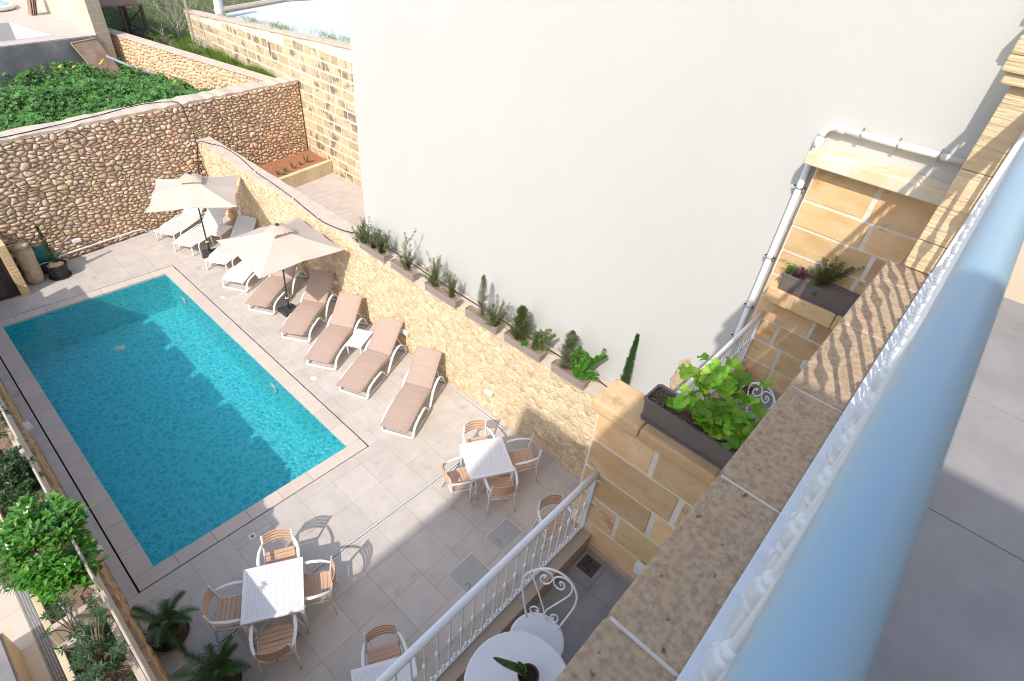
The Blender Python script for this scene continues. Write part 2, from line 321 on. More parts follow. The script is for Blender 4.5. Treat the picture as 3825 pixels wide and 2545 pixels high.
def mesh(name, mb, material, smooth=False):
    me = bpy.data.meshes.new(name); me.from_pydata([tuple(q) for q in mb.v], [], mb.f)
    at = me.attributes.new('tint', 'FLOAT', 'FACE'); at.data.foreach_set('value', mb.t)
    if smooth: me.shade_smooth()
    mm = material if isinstance(material, (list, tuple)) else [material]
    for x in mm: me.materials.append(x)
    me.update(); return me
def obj(name, mb, material, parent=None, smooth=False, bevel=0, label=None, stuff=False, auto=False):
    o = bpy.data.objects.new(name, mesh(name, mb, material, smooth)); COL.objects.link(o)
    if parent: o.parent = parent
    if bevel:
        b = o.modifiers.new('bevel', 'BEVEL'); b.width = bevel; b.segments = 2; b.limit_method = 'ANGLE'
    if label: o['label'] = label
    if stuff: o['kind'] = 'stuff'
    return o
def inst(name, me, parent=None, loc=(0, 0, 0), rot=(0, 0, 0), sc=None):
    o = bpy.data.objects.new(name, me); COL.objects.link(o)
    if parent: o.parent = parent
    o.location = loc; o.rotation_euler = rot
    if sc: o.scale = sc
    return o
def thing(name, label, cat, loc=(0, 0, 0), rz=0, group=None):
    o = bpy.data.objects.new(name, None); COL.objects.link(o); o.empty_display_size = .1
    o.location = loc; o.rotation_euler = (0, 0, rz); o['label'] = label; o['category'] = cat
    if group: o['group'] = group
    return o
def tag(o, label, cat, group=None):
    o['label'] = label; o['category'] = cat
    if group: o['group'] = group
    return o
def struct(o): o['kind'] = 'structure'; return o
def kids(o): return [c for c in KIDS.get(o.name, [])]
KIDS = {}
def index_kids():
    KIDS.clear()
    for o in bpy.data.objects:
        if o.parent: KIDS.setdefault(o.parent.name, []).append(o)
def copy_tree(o, loc=None, rz=None, label=None, parent=None, group=None):
    c = o.copy(); COL.objects.link(c)
    if parent: c.parent = parent
    if loc is not None: c.location = loc
    if rz is not None: c.rotation_euler = (0, 0, rz)
    if label: c['label'] = label
    if group: c['group'] = group
    for k in KIDS.get(o.name, []): copy_tree(k, parent=c)
    return c
def rng(k): return random.Random(k)

# ---- stones -------------------------------------------------------------------------------------
def clip(poly, mx, my, nx, ny):
    out = []; k = len(poly)
    for i in range(k):
        a = poly[i]; b = poly[(i + 1) % k]
        da = (a[0] - mx) * nx + (a[1] - my) * ny; db = (b[0] - mx) * nx + (b[1] - my) * ny
        if da <= 0: out.append(a)
        if da * db < 0:
            t = da / (da - db); out.append((a[0] + (b[0] - a[0]) * t, a[1] + (b[1] - a[1]) * t))
    return out
def cells(Wd, Hf, sx, sz, rg, drop=.22, small=.15):
    nx = max(1, round(Wd / sx)); Hm = max(Hf(0), Hf(Wd), Hf(Wd / 2)); nz = max(1, round(Hm / sz)); pts = {}
    ax, az = Wd / nx, Hm / nz
    for j in range(nz):
        for i in range(nx):
            if rg.random() < drop: continue
            pts.setdefault((i, j), []).append(((i + .5 + (.5 if j % 2 else 0) * .8 + rg.uniform(-.24, .24)) * ax, (j + .5 + rg.uniform(-.24, .24)) * az))
            if rg.random() < small: pts[(i, j)].append(((i + rg.random()) * ax, (j + rg.choice((.05, .95))) * az))
    out = []
    asp = sx / sz
    for (i, j), ps in pts.items():
        for p in ps:
            if not (0 < p[0] < Wd): continue
            poly = [(max(0, p[0] - 2.2 * ax), max(0, p[1] - 2.2 * az)), (min(Wd, p[0] + 2.2 * ax), max(0, p[1] - 2.2 * az)),
                    (min(Wd, p[0] + 2.2 * ax), min(Hm, p[1] + 2.2 * az)), (max(0, p[0] - 2.2 * ax), min(Hm, p[1] + 2.2 * az))]
            for di in range(-3, 4):
                for dj in range(-3, 4):
                    for q in pts.get((i + di, j + dj), ()):
                        if q is p: continue
                        dx, dz = q[0] - p[0], (q[1] - p[1]) * asp * asp
                        poly = clip(poly, (p[0] + q[0]) / 2, (p[1] + q[1]) / 2, dx, dz)
                        if not poly: break
            if len(poly) < 3: continue
            top = Hf(p[0])
            poly = clip(poly, 0, top, 0, 1)
            if len(poly) >= 3: out.append(poly)
    return out
def pcent(poly):
    k = len(poly); return (sum(p[0] for p in poly) / k, sum(p[1] for p in poly) / k)
def parea(poly): return abs(sum(poly[i][0] * poly[(i + 1) % len(poly)][1] - poly[(i + 1) % len(poly)][0] * poly[i][1] for i in range(len(poly)))) / 2
def stone(mb, poly, fr, gap, relief, rg, dome=True, t=.5, jit=.0, angular=False):
    o, u, v, n = fr; c = pcent(poly); k = len(poly)
    if k < 3: return
    def P(q, d): return o + u * q[0] + v * q[1] + n * d
    def shrink(q, g):
        d = math.hypot(q[0] - c[0], q[1] - c[1]); f = max(.15, (d - g) / d) if d > 1e-6 else 1
        return (c[0] + (q[0] - c[0]) * f, c[1] + (q[1] - c[1]) * f)
    if dome and not angular:
        k = len(poly); poly = [(poly[i][0] * (1 - w) + poly[(i + 1) % k][0] * w, poly[i][1] * (1 - w) + poly[(i + 1) % k][1] * w) for i in range(k) for w in (.23, .77)]; k = len(poly)
    base = [shrink(q, gap) for q in poly]; size = math.sqrt(parea(poly))
    r = relief * rg.uniform(.7, 1.2); jt = jit * size
    mid = [shrink(q, gap + size * .035 + rg.uniform(0, jt * .45)) for q in poly]
    vs = [P(q, -.01) for q in base] + [P(q, r * rg.uniform(.45, .8)) for q in mid]
    fs = [(i, (i + 1) % k, k + (i + 1) % k, k + i) for i in range(k)]
    if dome:
        vs += [P((c[0] + rg.uniform(-.1, .1) * size, c[1] + rg.uniform(-.1, .1) * size), r * rg.uniform(1.1, 1.5))]
        fs += [(k + i, k + (i + 1) % k, 2 * k) for i in range(k)]
    else: fs.append(tuple(k + i for i in range(k)))
    mb.add(vs, fs, t)
def rubble(parent, fr, Wd, Hf, sx, sz, m, seed, gap=.006, relief=.03, limit=300, name='stone', drop=.22, small=.15, visible=None, dome=True, jit=.25, angular=False):
    rg = rng(seed); cs = cells(Wd, Hf, sx, sz, rg, drop, small); o, u, v, n = fr; camp = Vector((0, 0, 8.5))
    def score(p):
        c = pcent(p); P = o + u * c[0] + v * c[1]
        if visible and not visible(P): return -1 + parea(p) * 1e-3
        return parea(p) / (P - camp).length_squared
    cs = [c for c in cs if parea(c) > 0.0003]; cs.sort(key=score, reverse=True); rest = MB()
    for i, c in enumerate(cs):
        t = rg.random()
        if i < limit and score(c) > 0:
            mb = MB(); stone(mb, c, fr, gap, relief, rg, dome, t, jit, angular); obj(name, mb, m, parent, smooth=dome and not angular)
        else: stone(rest, c, fr, gap, relief, rg, dome, t, jit, angular)
    if rest.v: obj(name + 's', rest, m, parent, smooth=dome and not angular, stuff=True)
def courses(Wd, z0, z1, h, Lmin, Lmax, rg, jit=.0, chamfer=.012):
    out = []; z = z0; r = 0
    while z < z1 - .03:
        zt = min(z + h * rg.uniform(.96, 1.04), z1)
        if z1 - zt < h * .35: zt = z1
        x = -rg.uniform(0, Lmin * .8)
        while x < Wd:
            L = rg.uniform(Lmin, Lmax); a, b = max(0, x), min(Wd, x + L)
            if b - a > .05:
                c = chamfer; j = lambda: rg.uniform(0, jit)
                out.append([(a + c + j(), z + j()), (b - c - j(), z + j()), (b - j(), z + c), (b - j(), zt - c), (b - c - j(), zt - j()), (a + c + j(), zt - j()), (a + j(), zt - c), (a + j(), z + c)])
            x += L
        z = zt; r += 1
    return out
def blocks(parent, fr, cs, m, seed, gap=.01, relief=.012, limit=300, name='block', keep=None):
    rg = rng(seed); o, u, v, n = fr; rest = MB(); camp = Vector((0, 0, 8.5))
    cs = sorted(cs, key=lambda p: -parea(p) / ((o + u * pcent(p)[0] + v * pcent(p)[1]) - camp).length_squared)
    k = 0
    for c in cs:
        if keep and not keep(c): continue
        if k < limit:
            mb = MB(); stone(mb, c, fr, gap, relief, rg, False, rg.random(), .0); obj(name, mb, m, parent, bevel=.004 if relief > .02 else 0); k += 1
        else: stone(rest, c, fr, gap, relief, rg, False, rg.random(), .0)
    if rest.v: obj(name + 's', rest, m, parent, stuff=True)
X, Y, Z = Vector((1, 0, 0)), Vector((0, 1, 0)), Vector((0, 0, 1))

# ================================================================== SETTING
g = MB(); g.box(-200, -200, -2.6, 200, 200, -2.4); struct(obj('ground', g, M_earth))
# patio bed with the hole of the pool
PX0, PX1, PY0, PY1 = .11, 3.60, 6.62, 14.73           # water edge
CX0, CX1, CY0, CY1 = -.185, 3.885, 6.36, 14.99        # outer edge of the coping
patio = MB()
XA, XB, YA, YB = -.55, 6.5, -1.9, 18.6
for (a, b, c, d) in ((XA, YA, XB, CY0 - .03), (XA, CY1 + .03, XB, YB), (XA, CY0 - .03, CX0 - .03, CY1 + .03), (CX1 + .03, CY0 - .03, XB, CY1 + .03)):
    patio.box(a, b, -.3, c, d, -.012)
pat = struct(obj('patio', patio, M_grout))
gut = MB()
for (a, b, c, d) in ((CX0 - .03, CY0 - .03, CX1 + .03, CY0), (CX0 - .03, CY1, CX1 + .03, CY1 + .03), (CX0 - .03, CY0, CX0, CY1), (CX1, CY0, CX1 + .03, CY1)):
    gut.box(a, b, -.3, c, d, -.05)
obj('overflow_slot', gut, M_slot, pat)
def farwall_y(x): return 16.93 + .168 * (x - 1.95)
def sub(rects, hole):
    out = []; hx0, hy0, hx1, hy1 = hole
    for (a, b, c, d) in rects:
        if c <= hx0 or a >= hx1 or d <= hy0 or b >= hy1: out.append((a, b, c, d)); continue
        if b < hy0: out.append((a, b, c, hy0))
        if d > hy1: out.append((a, hy1, c, d))
        lo, hi = max(b, hy0), min(d, hy1)
        if a < hx0: out.append((a, lo, hx0, hi))
        if c > hx1: out.append((hx1, lo, c, hi))
    return [r for r in out if r[2] - r[0] > .02 and r[3] - r[1] > .02]
xs = [-.37] + [-.08 + .6025 * k for k in range(0, 11)] + [6.26]
xs = [x for x in xs if x <= 6.26]
ysl = [3.63 - .605 * k for k in range(6, 0, -1)] + [3.63, 4.235, 4.80]; ysh = [4.895 + .6025 * k for k in range(0, 23)]
holes = [(CX0 - .022, CY0 - .022, CX1 + .022, CY1 + .022), (3.20, 2.81, 3.755, 3.355), (4.10, 3.0, 4.66, 3.40), (1.345, 6.01, 1.47, 6.135), (4.12, 12.7, 4.22, 12.83), (4.12, 8.62, 4.24, 8.76),
         (6.12, 4.895, 6.215, 17.3)]
tid = 0; rg = rng(5)
for ylist in (ysl, ysh):
    for j in range(len(ylist) - 1):
        for i in range(len(xs) - 1):
            a, b, c, d = xs[i], ylist[j], xs[i + 1], ylist[j + 1]
            rs = [(a, b, c, d)]
            for h in holes: rs = sub(rs, h)
            for (p, q, s_, t_) in rs:
                if q > farwall_y(p) - .08: continue
                t_ = min(t_, farwall_y(p))
                if t_ - q < .02: continue
                m = MB(); e = .0016; m.box(p + e, q + e, -.02, s_ - e, t_ - e, 0, rg.random()); obj('tile', m, M_tile, pat)
# pool ------------------------------------------------------------------------
pool = thing('swimming_pool', 'turquoise mosaic swimming pool edged with pale stone in the patio', 'swimming pool', (0, 0, 0))
D = -1.06
bas = MB()
bas.box(PX0 - .3, PY0 - .27, D - .1, PX1 + .28, PY1 + .26, D)
for (a, b, c, d) in ((PX0 - .29, PY0, PX0, PY1), (PX1, PY0, PX1 + .28, PY1), (PX0 - .29, PY0 - .26, PX1 + .28, PY0), (PX0 - .29, PY1, PX1 + .28, PY1 + .25)):
    bas.box(a, b, D, c, d, -.05)
obj('basin', bas, M_mosaic, pool)
def qdisc(r, z0, z1, cx=PX1, cy=PY0, n=20):
    m = MB(); pts = [(cx, cy)] + [(cx - r * math.sin(math.pi / 2 * k / n), cy + r * .8 * math.cos(math.pi / 2 * k / n)) for k in range(n + 1)]
    pts = [pts[0]] + pts[1:]; m.prism(pts, z0, z1); return m
for r, z0, z1 in ((1.55, D, -.80), (1.2, -.80, -.54), (.85, -.54, -.28)): obj('step', qdisc(r, z0, z1), M_mosaic, pool)
rg = rng(11)
def copes(a, b, horizontal, lo, hi, n):
    for k in range(n):
        p = a + (b - a) * k / n + .002; q = a + (b - a) * (k + 1) / n - .002
        m = MB()
        if horizontal: m.box(p, lo, -.05, q, hi, .002)
        else: m.box(lo, p, -.05, hi, q, .002)
        obj('coping_stone', m, M_copstone, pool, bevel=.006)
def cope(x0, y0, x1, y1):
    pass
copes(PY0, PY1, False, CX0, PX0, 14); copes(PY0, PY1, False, PX1, CX1, 14)
copes(CX0, CX1, True, CY0, PY0 - .002, 7); copes(CX0, CX1, True, PY1 + .002, CY1, 7)
dm = MB(); dm.lathe([(.0, 0), (.13, 0), (.13, .015), (.02, .03)], (1.86, 13.85, D), 20); obj('floor_drain', dm, M_plate, pool)
for yy in (13.85, 9.42):
    lm = MB(); lm.tube([(PX1 - .012, yy, -.42), (PX1 - .05, yy, -.42)], .13, 20); obj('pool_light', lm, M_plate, pool)
    lm = MB(); lm.tube([(PX1 - .05, yy, -.42), (PX1 - .062, yy, -.42)], .095, 20); obj('light_lens', lm, M_mosaic, pool)
wt = MB(); N = 2
wt.add([(PX0 + .001, PY0 + .001, -.055), (PX1 - .001, PY0 + .001, -.055), (PX1 - .001, PY1 - .001, -.055), (PX0 + .001, PY1 - .001, -.055)], [(0, 1, 2, 3)])
struct(obj('water', wt, M_water))

# house and balconies -----------------------------------------------------------
house = thing('balcony_house', 'honey sandstone house whose balconies overlook the pool patio, upper ledge in the foreground', 'house', (0, 0, 0))
m = MB(); m.box(-4.5, -2.1, -.1, 6.66, -1.75, 9.8); obj('upper_facade', m, M_housew, house)
m = MB(); m.box(-4.5, -1.745, -.1, 6.49, -.3, 3.45); m.box(-4.5, -.60, 3.72, 6.49, -.3, 7.05); obj('lower_facade', m, M_housew, house)
m = MB(); m.box(-4.55, -1.748, 9.9, -1.05, -.50, 10.08); obj('added_shade_slab', m, M_housew, house)  # unseen slab, added to cut skylight and sun on the near ledge
m = MB(); m.box(-2.6, -1.748, 7.08, 2.88, .09, 7.36); m.box(2.92, -1.748, 7.08, 6.49, -.135, 7.36); obj('upper_slab', m, M_housew, house)
m = MB(); m.box(-2.6, -.03 - .08, 7.362, 2.88, .098, 7.44); m.box(2.92, -.13, 7.362, 4.2, .06, 7.44); obj('parapet_base', m, M_coping, house)
for k in range(12):       # upper balcony floor tiles
    for j in range(3):
        a = 1.405 + .6 * (k - 7); b = -.118 - .6 * j
        mm = MB(); mm.box(a + .002, max(b - .6, -1.74) + .002, 7.362, min(a + .6, 2.87) - .002, b - .002, 7.38)
        if a < 2.8: obj('balcony_tile', mm, M_balfloor, house)
# coping stones on the parapet, joints where the photo has them
xj = [-2.6, -2.0, -1.45, -.9, -.36, .08, .53, .985, 1.43, 1.88, 2.31, 2.50]
for a, b in zip(xj[:-1], xj[1:]):
    mm = MB(); mm.box(a + .003, -.115, 7.445, b - .003, .135, 7.505); obj('coping_stone', mm, M_coping, house, bevel=.008)
mm = MB(); mm.box(-2.6, -.11, 7.443, 2.49, .128, 7.500); obj('coping_mortar', mm, M_sandmortar, house)
# pier at the end of the upper balcony, striated courses and a flared cap
def pier(x0, x1, y1, z0=7.506, parent=house, y0=-.10):
    z = z0; k = 0; rg = rng(int(x0 * 10))
    hs = [.115, .275, .275]
    for h in hs:
        mm = MB(); mm.box(x0, y0, z + .001, x1, y1, z + h - .001, rg.random()); obj('pier_block', mm, M_striate, parent, bevel=.004); z += h
    prof = [(.03, .035), (.045, .05), (.045, .05), (.02, .05), (.0, .05), (-.01, .06), (.03, .05)]
    for e, h in prof:
        mm = MB(); mm.box(x0 - e, y0 - e, z + .0006, x1 + e, y1 + e, z + h - .0006, rg.random()); obj('cap_course', mm, M_striate, parent, bevel=.006); z += h
pier(2.49, 2.90, .082); 
mm = MB(); mm.box(2.5, -.10, 6.0, 2.89, .078, 7.07); obj('pier_foot', mm, M_striate, house)
mm = MB(); mm.box(2.92, -.13, 7.445, 4.2, .06, 7.505); mm.box(4.202, -.13, 7.082, 6.488, .14, 7.505); obj('neighbour_sill', mm, M_coping, house)
pier(6.28, 6.64, .20)
# lower balcony: slab, floor tiles, travertine kerb
m = MB(); m.box(-.4, -.298, 3.46, 2.948, 1.37, 3.685); m.box(3.252, -.298, 3.46, 6.498, 1.37, 3.685); obj('lower_slab', m, M_housew, house)
for (bx0, bx1) in ((-.4, 2.948), (3.252, 6.498)):
    a = bx0; n = 0
    while a < bx1 - .02:
        b = min(a + .6, bx1)
        for y0, y1 in ((-.29, .30), (.30, .90), (.90, 1.148)):
            mm = MB(); mm.box(a + .0015, y0 + .0015, 3.686, b - .0015, y1 - .0015, 3.70); obj('floor_tile', mm, M_balfloor, house)
        a = b
    a = bx0
    while a < bx1 - .02:
        b = min(a + 1.2, bx1); mm = MB(); mm.box(a + .001, 1.15, 3.686, b - .001, 1.385, 3.92); obj('kerb_stone', mm, M_trav, house, bevel=.004); a = b
mm = MB(); mm.box(2.90, -.28, 3.70, 2.948, 1.148, 3.78); obj('skirting', mm, M_trav, house)
mm = MB(); mm.box(6.45, -.28, 3.70, 6.498, 1.148, 3.78); obj('skirting', mm, M_trav, house)
# slotted floor drain of the balcony
def floor_drain(cx, cy, label):
    t = thing('floor_drain', label, 'drain', (cx, cy, 3.7005))
    m = MB(); m.box(-.085, -.085, 0, .085, .085, .004); obj('grate', m, M_iron, t)
    m = MB()
    for k in range(4):
        for s in (-.011, .011):
            c, sn = math.cos(k * math.pi / 2), math.sin(k * math.pi / 2)
            for (x0, y0, x1, y1) in ((.02, s - .004, .06, s + .004),):
                q = [(x0, y0 + .018), (x1, y0 + .018), (x1, y1 + .018), (x0, y1 + .018)]
                m.prism([(x * c - y * sn, x * sn + y * c) for x, y in q], .0045, .0052)
    obj('slots', m, M_slot, t)
floor_drain(2.80, 1.03, 'dark slotted floor drain in the corner of the shaded balcony with the plant table')
floor_drain(6.33, 1.03, 'slotted floor drain in the far balcony corner behind the geranium')

# partition walls -------------------------------------------------------------
def partition(name, label, x0, x1, y1, ztop, seed, course=.335, Lmin=.55, Lmax=.98, z0=.02, cuts=None):
    t = thing(name, label, 'wall', (0, 0, 0))
    m = MB(); m.box(x0 + .012, -.28, -.05, x1, y1 - .01, ztop); obj('core', m, M_sandmortar, t)
    rg = rng(seed)
    fr = (Vector((x0 + .012, y1, 0)), -Y, Z, -X)
    cs = courses(y1 + .25, z0, ztop, course, Lmin, Lmax, rg, jit=.009, chamfer=.012)
    blocks(t, fr, cs, M_sand, seed, gap=.009, relief=.012)
    fr = (Vector((x0 + .012, y1 - .01, 0)), X, Z, Y)
    cs = courses(x1 - x0 - .012, z0, ztop, course, .25, .4, rg, jit=.008, chamfer=.015)
    blocks(t, fr, cs, M_sand, seed + 1, gap=.006, relief=.012)
    return t
P1 = partition('partition_wall', 'honey sandstone block wall between the two balconies, carrying the geranium trough', 2.938, 3.25, 1.41, 5.395, 21)
for a, b in ((1.455, 1.02), (1.015, .40), (.395, -.28)):
    m = MB(); m.box(2.892, b, 5.40, 3.252, a, 5.515, rng(int(a * 99)).random()); obj('cap_stone', m, M_sand, P1, bevel=.02)
P2 = partition('partition_wall', 'sunlit sandstone block wall against the white house, framed by the white drainpipe', 6.49, 6.672, 1.37, 6.60, 33, course=.308, Lmin=.62, Lmax=1.0)
m = MB(); m.box(6.335, .09, 6.605, 6.676, 1.47, 6.735, .9); obj('cap_slab', m, mat('bleached_limestone', (.74, .67, .55), (.68, .54, .31), (.78, .72, .62), scale=3, detail=9, rough=.85, bump=.3, lo=.4, hi=.6), P2, bevel=.012)
m = MB(); m.box(6.22, -.25, 5.055, 6.489, .50, 5.245, .4); obj('ledge_stone', m, M_sand, P2, bevel=.02)
m = MB(); m.box(6.22, .505, 5.055, 6.489, 1.27, 5.245, .6); obj('ledge_stone', m, M_sand, P2, bevel=.02)
m = MB(); m.prism([(6.25, .86, 5.053, 5.053), (6.489, .86, 4.80, 5.053), (6.489, 1.22, 4.80, 5.053), (6.25, 1.22, 5.053, 5.053)], 0, 0, .5) if False else m.box(6.40, .86, 4.93, 6.489, 1.20, 5.053)
obj('corbel', m, M_sand, P2, bevel=.015)
def ring(mb, c, r, w, ax='y', n=20, t=.5, a0=0, a1=2 * math.pi, nn=6):
    pts = []
    for k in range(n):
        an = a0 + (a1 - a0) * k / n
        pts.append((c[0] + r * math.cos(an), c[1], c[2] + r * math.sin(an)) if ax == 'y' else (c[0], c[1] + r * math.cos(an), c[2] + r * math.sin(an)))
    mb.tube(pts, w, nn, closed=(a1 - a0 > 6.2), t=t)
mk = MB(); ring(mk, (6.4885, .385, 5.66), .026, .004, 'x', 18); ring(mk, (6.4885, .392, 5.61), .030, .004, 'x', 18)
obj('number_eight_mark', mk, mat('chalk', (.62, .52, .40), rough=.95), P2)

# rubble wall at the right of the pool -----------------------------------------
RW = thing('rubble_wall', 'long yellow rubble wall carrying the row of planters beside the sun loungers', 'wall', (0, 0, 0))
m = MB(); m.box(6.262, 1.38, -.1, 6.655, 17.62, 2.10); obj('core', m, M_mortar_y, RW)
rubble(RW, (Vector((6.262, 17.6, 0)), -Y, Z, -X), 16.2, lambda x: 2.10, .165, .115, M_rubbley, 7, gap=.002, relief=.014, drop=.28, small=.4, jit=.3, angular=True)
rubble(RW, (Vector((6.262, 1.38, 0)), X, Z, -Y), .39, lambda x: 2.10, .2, .14, M_rubbley, 8, gap=.004, relief=.02, limit=0)
m = MB(); rg = rng(3); n = 90      # uneven rendered top
ys_ = [1.37 + (17.62 - 1.37) * k / n for k in range(n + 1)]
lf = [rg.uniform(-.015, .02) for _ in ys_]; hh = [2.165 + rg.uniform(-.012, .012) for _ in ys_]
for k in range(n):
    m.prism([(6.245 - lf[k], ys_[k], 2.095, hh[k]), (6.66, ys_[k], 2.095, hh[k] + .01), (6.66, ys_[k + 1], 2.095, hh[k + 1] + .01), (6.245 - lf[k + 1], ys_[k + 1], 2.095, hh[k + 1])], 0, 0)
obj('rendered_top', m, M_walltop, RW)

# far rubble wall ---------------------------------------------------------------
def dirv(x0, y0, x1, y1): d = Vector((x1 - x0, y1 - y0, 0)); L = d.length; return d / L, L
FW = thing('rubble_wall', 'tall brown rubble wall closing the far end of the pool yard', 'wall', (0, 0, 0))
a0, a1 = -1.2, 10.12
u, L = dirv(a0, farwall_y(a0), a1, farwall_y(a1)); nrm = Vector((u.y, -u.x, 0))
o0 = Vector((a0, farwall_y(a0), 0))
m = MB(); bk = -nrm * .50
m.prism([tuple((o0 + u * 0)[:2]), tuple((o0 + u * L)[:2]), tuple((o0 + u * L + bk)[:2]), tuple((o0 + bk)[:2])], -.1, 3.14)
obj('core', m, M_mortar_b, FW)
rubble(FW, (o0, u, Z, nrm), L, lambda x: 3.14, .155, .095, M_rubble, 17, gap=.003, relief=.038, drop=.30, small=.30, jit=.4,
       visible=lambda P: P.x > .9 and (P.x < 6.3 or P.z > .9))
m = MB(); rg = rng(4); n = 60; lf = [rg.uniform(-.02, .035) for _ in range(n + 1)]; lb = [rg.uniform(-.03, .03) for _ in range(n + 1)]; hh = [3.19 + rg.uniform(-.02, .02) for _ in range(n + 1)]
for k in range(n):
    q = []
    for kk, side in ((k, 0), (k, 1), (k + 1, 1), (k + 1, 0)):
        p = o0 + u * (L * kk / n) + (nrm * lf[kk] if side == 0 else bk + nrm * lb[kk]); q.append((p.x, p.y, 3.13, hh[kk] + (.03 if side else 0)))
    m.prism(q, 0, 0)
obj('rendered_top', m, M_walltop, FW)

# white house -------------------------------------------------------------------
WH = thing('white_house', 'tall blank cream plastered house wall beyond the planters', 'house', (0, 0, 0))
m = MB(); m.box(6.68, -9, -.1, 14.5, 9.97, 12.6); obj('rendered_wall', m, M_plaster, WH)
rg = rng(8); m = MB(); pts = []   # patch where the render has fallen off, bare stone showing
for k in range(22):
    an = 2 * math.pi * k / 22; pts.append((1.98 + .15 * math.cos(an) * rg.uniform(.75, 1.2), 3.02 + .42 * math.sin(an) * rg.uniform(.8, 1.1)))
m.add([(6.6785, a, b) for a, b in pts] + [(6.655, 1.98 + (a - 1.98) * .86, 3.02 + (b - 3.02) * .9) for a, b in pts] + [(6.652, 1.98, 3.02)],
      [(i, (i + 1) % 22, 22 + (i + 1) % 22, 22 + i) for i in range(22)] + [(22 + i, 22 + (i + 1) % 22, 44) for i in range(22)])
obj('bare_stone_patch', m, M_boulder, WH)

# neighbouring yard on the right ---------------------------------------------------
m = MB(); m.box(6.66, 9.975, -.1, 10.16, 18.4, .485); yard = struct(obj('neighbour_yard', m, M_grout))
rg = rng(6)
for i in range(6):
    for j in range(14):
        x0, y0 = 6.662 + .6 * i, 9.98 + .6 * j
        x1, y1 = min(x0 + .6, 10.14), min(y0 + .6, farwall_y(x0) - .06)
        if x1 - x0 > .03 and y1 - y0 > .03:
            mm = MB(); mm.box(x0 + .0015, y0 + .0015, .486, x1 - .0015, y1 - .0015, .5); obj('yard_tile', mm, M_deck, yard)
AW = thing('ashlar_wall', 'old limestone block wall with pale joints beside the white house', 'wall', (0, 0, 0))
AX = 10.16
def atop(y): return 4.72 - (y - 15.4) * .075
m = MB(); m.prism([(AX, 9.98, -.1, atop(9.98)), (AX + .5, 9.98, -.1, atop(9.98)), (AX + .5, 26.3, -.1, atop(26.3)), (AX, 26.3, -.1, atop(26.3))], 0, 0); obj('core', m, M_mortar_w, AW)
rg = rng(44)
cs = []
for z in range(14):
    z0 = .5 + z * .30; x = -rg.uniform(0, .3)
    while x < 16.3:
        Lb = rg.uniform(.38, .68); a, b = max(.01, x), min(16.3, x + Lb); yy = 26.3 - (a + b) / 2
        if b - a > .08 and z0 + .25 < atop(yy) - .1 and yy > 11 and not (yy > 19 and z0 < 2.2):
            j = lambda s=.028: rg.uniform(0, s); h = .258
            cs.append([(a + .02 + j(), z0 + j(.02)), (b - .02 - j(), z0 + j(.02)), (b - .006 - j(.02), z0 + .03 + j(.02)), (b - .006 - j(.02), z0 + h - .02), (b - .02 - j(), z0 + h + .01 - j(.02)), (a + .02 + j(), z0 + h + .01 - j(.02)), (a + j(.02), z0 + h - .03), (a + j(.02), z0 + .03)])
        x += Lb
blocks(AW, (Vector((AX, 26.3, 0)), -Y, Z, -X), cs, M_ashlar, 45, gap=.006, relief=.016)
m = MB(); rg = rng(9)
for k in range(40):
    y0, y1 = 9.98 + 16.32 * k / 40, 9.98 + 16.32 * (k + 1) / 40; e = rg.uniform(0, .03)
    m.prism([(AX - .02 - e, y0, atop(y0) - .02, atop(y0) + .05), (AX + .32, y0, atop(y0) - .02, atop(y0) + .06), (AX + .32, y1, atop(y1) - .02, atop(y1) + .06), (AX - .02 - e, y1, atop(y1) - .02, atop(y1) + .05)], 0, 0)
obj('wall_top', m, M_walltop, AW)
RF = thing('flat_roof', 'bright concrete flat roof behind the old limestone block wall', 'roof', (0, 0, 0))
m = MB(); m.prism([(AX + .33, 9.99, 2.4, atop(9.99) - .04), (18.5, 9.99, 2.4, 4.75), (18.5, 25.6, 2.4, 4.25), (14.4, 26.2, 2.4, 4.1), (AX + .33, 24.9, 2.4, atop(24.9) - .02)], 0, 0); obj('roof_slab', m, M_roof, RF)
m = MB(); m.tube([(10.75, 24.9, 4.12), (14.4, 26.2, 4.2), (18.4, 25.6, 4.35)], .09, 6); obj('roof_edge', m, M_walltop, RF)
t = thing('roof_post', 'short pale concrete post standing on the flat roof corner', 'post', (10.55, 24.05, 4.1))
m = MB(); m.lathe([(.16, 0), (.16, 1.6), (.13, 1.62)], n=14); obj('shaft', m, M_roof, t)
m = MB(); m.lathe([(.2, 0), (.18, .04)], n=14); obj('foot', m, M_walltop, t)
t = thing('wooden_post', 'weathered grey plank fixed to the left end of the old limestone wall', 'plank', (0, 0, 0))
m = MB(); m.box(AX - .06, 25.9, 3.0, AX - .02, 26.02, 4.5); obj('plank', m, M_twig, t)
m = MB(); m.box(AX - .02, 25.93, 3.3, AX + .005, 25.99, 3.36); m.box(AX - .02, 25.93, 4.0, AX + .005, 25.99, 4.06); obj('fixing', m, M_steel, t)
t = thing('iron_strap', 'thin rusty iron strap hanging on the old limestone wall', 'strap', (0, 0, 0))
m = MB(); m.box(AX - .03, 19.86, 3.62, AX - .017, 19.93, 4.0); obj('bar', m, M_steel, t)
m = MB(); m.box(AX - .045, 19.84, 3.96, AX - .0, 19.95, 3.99); obj('bracket', m, M_rust, t)
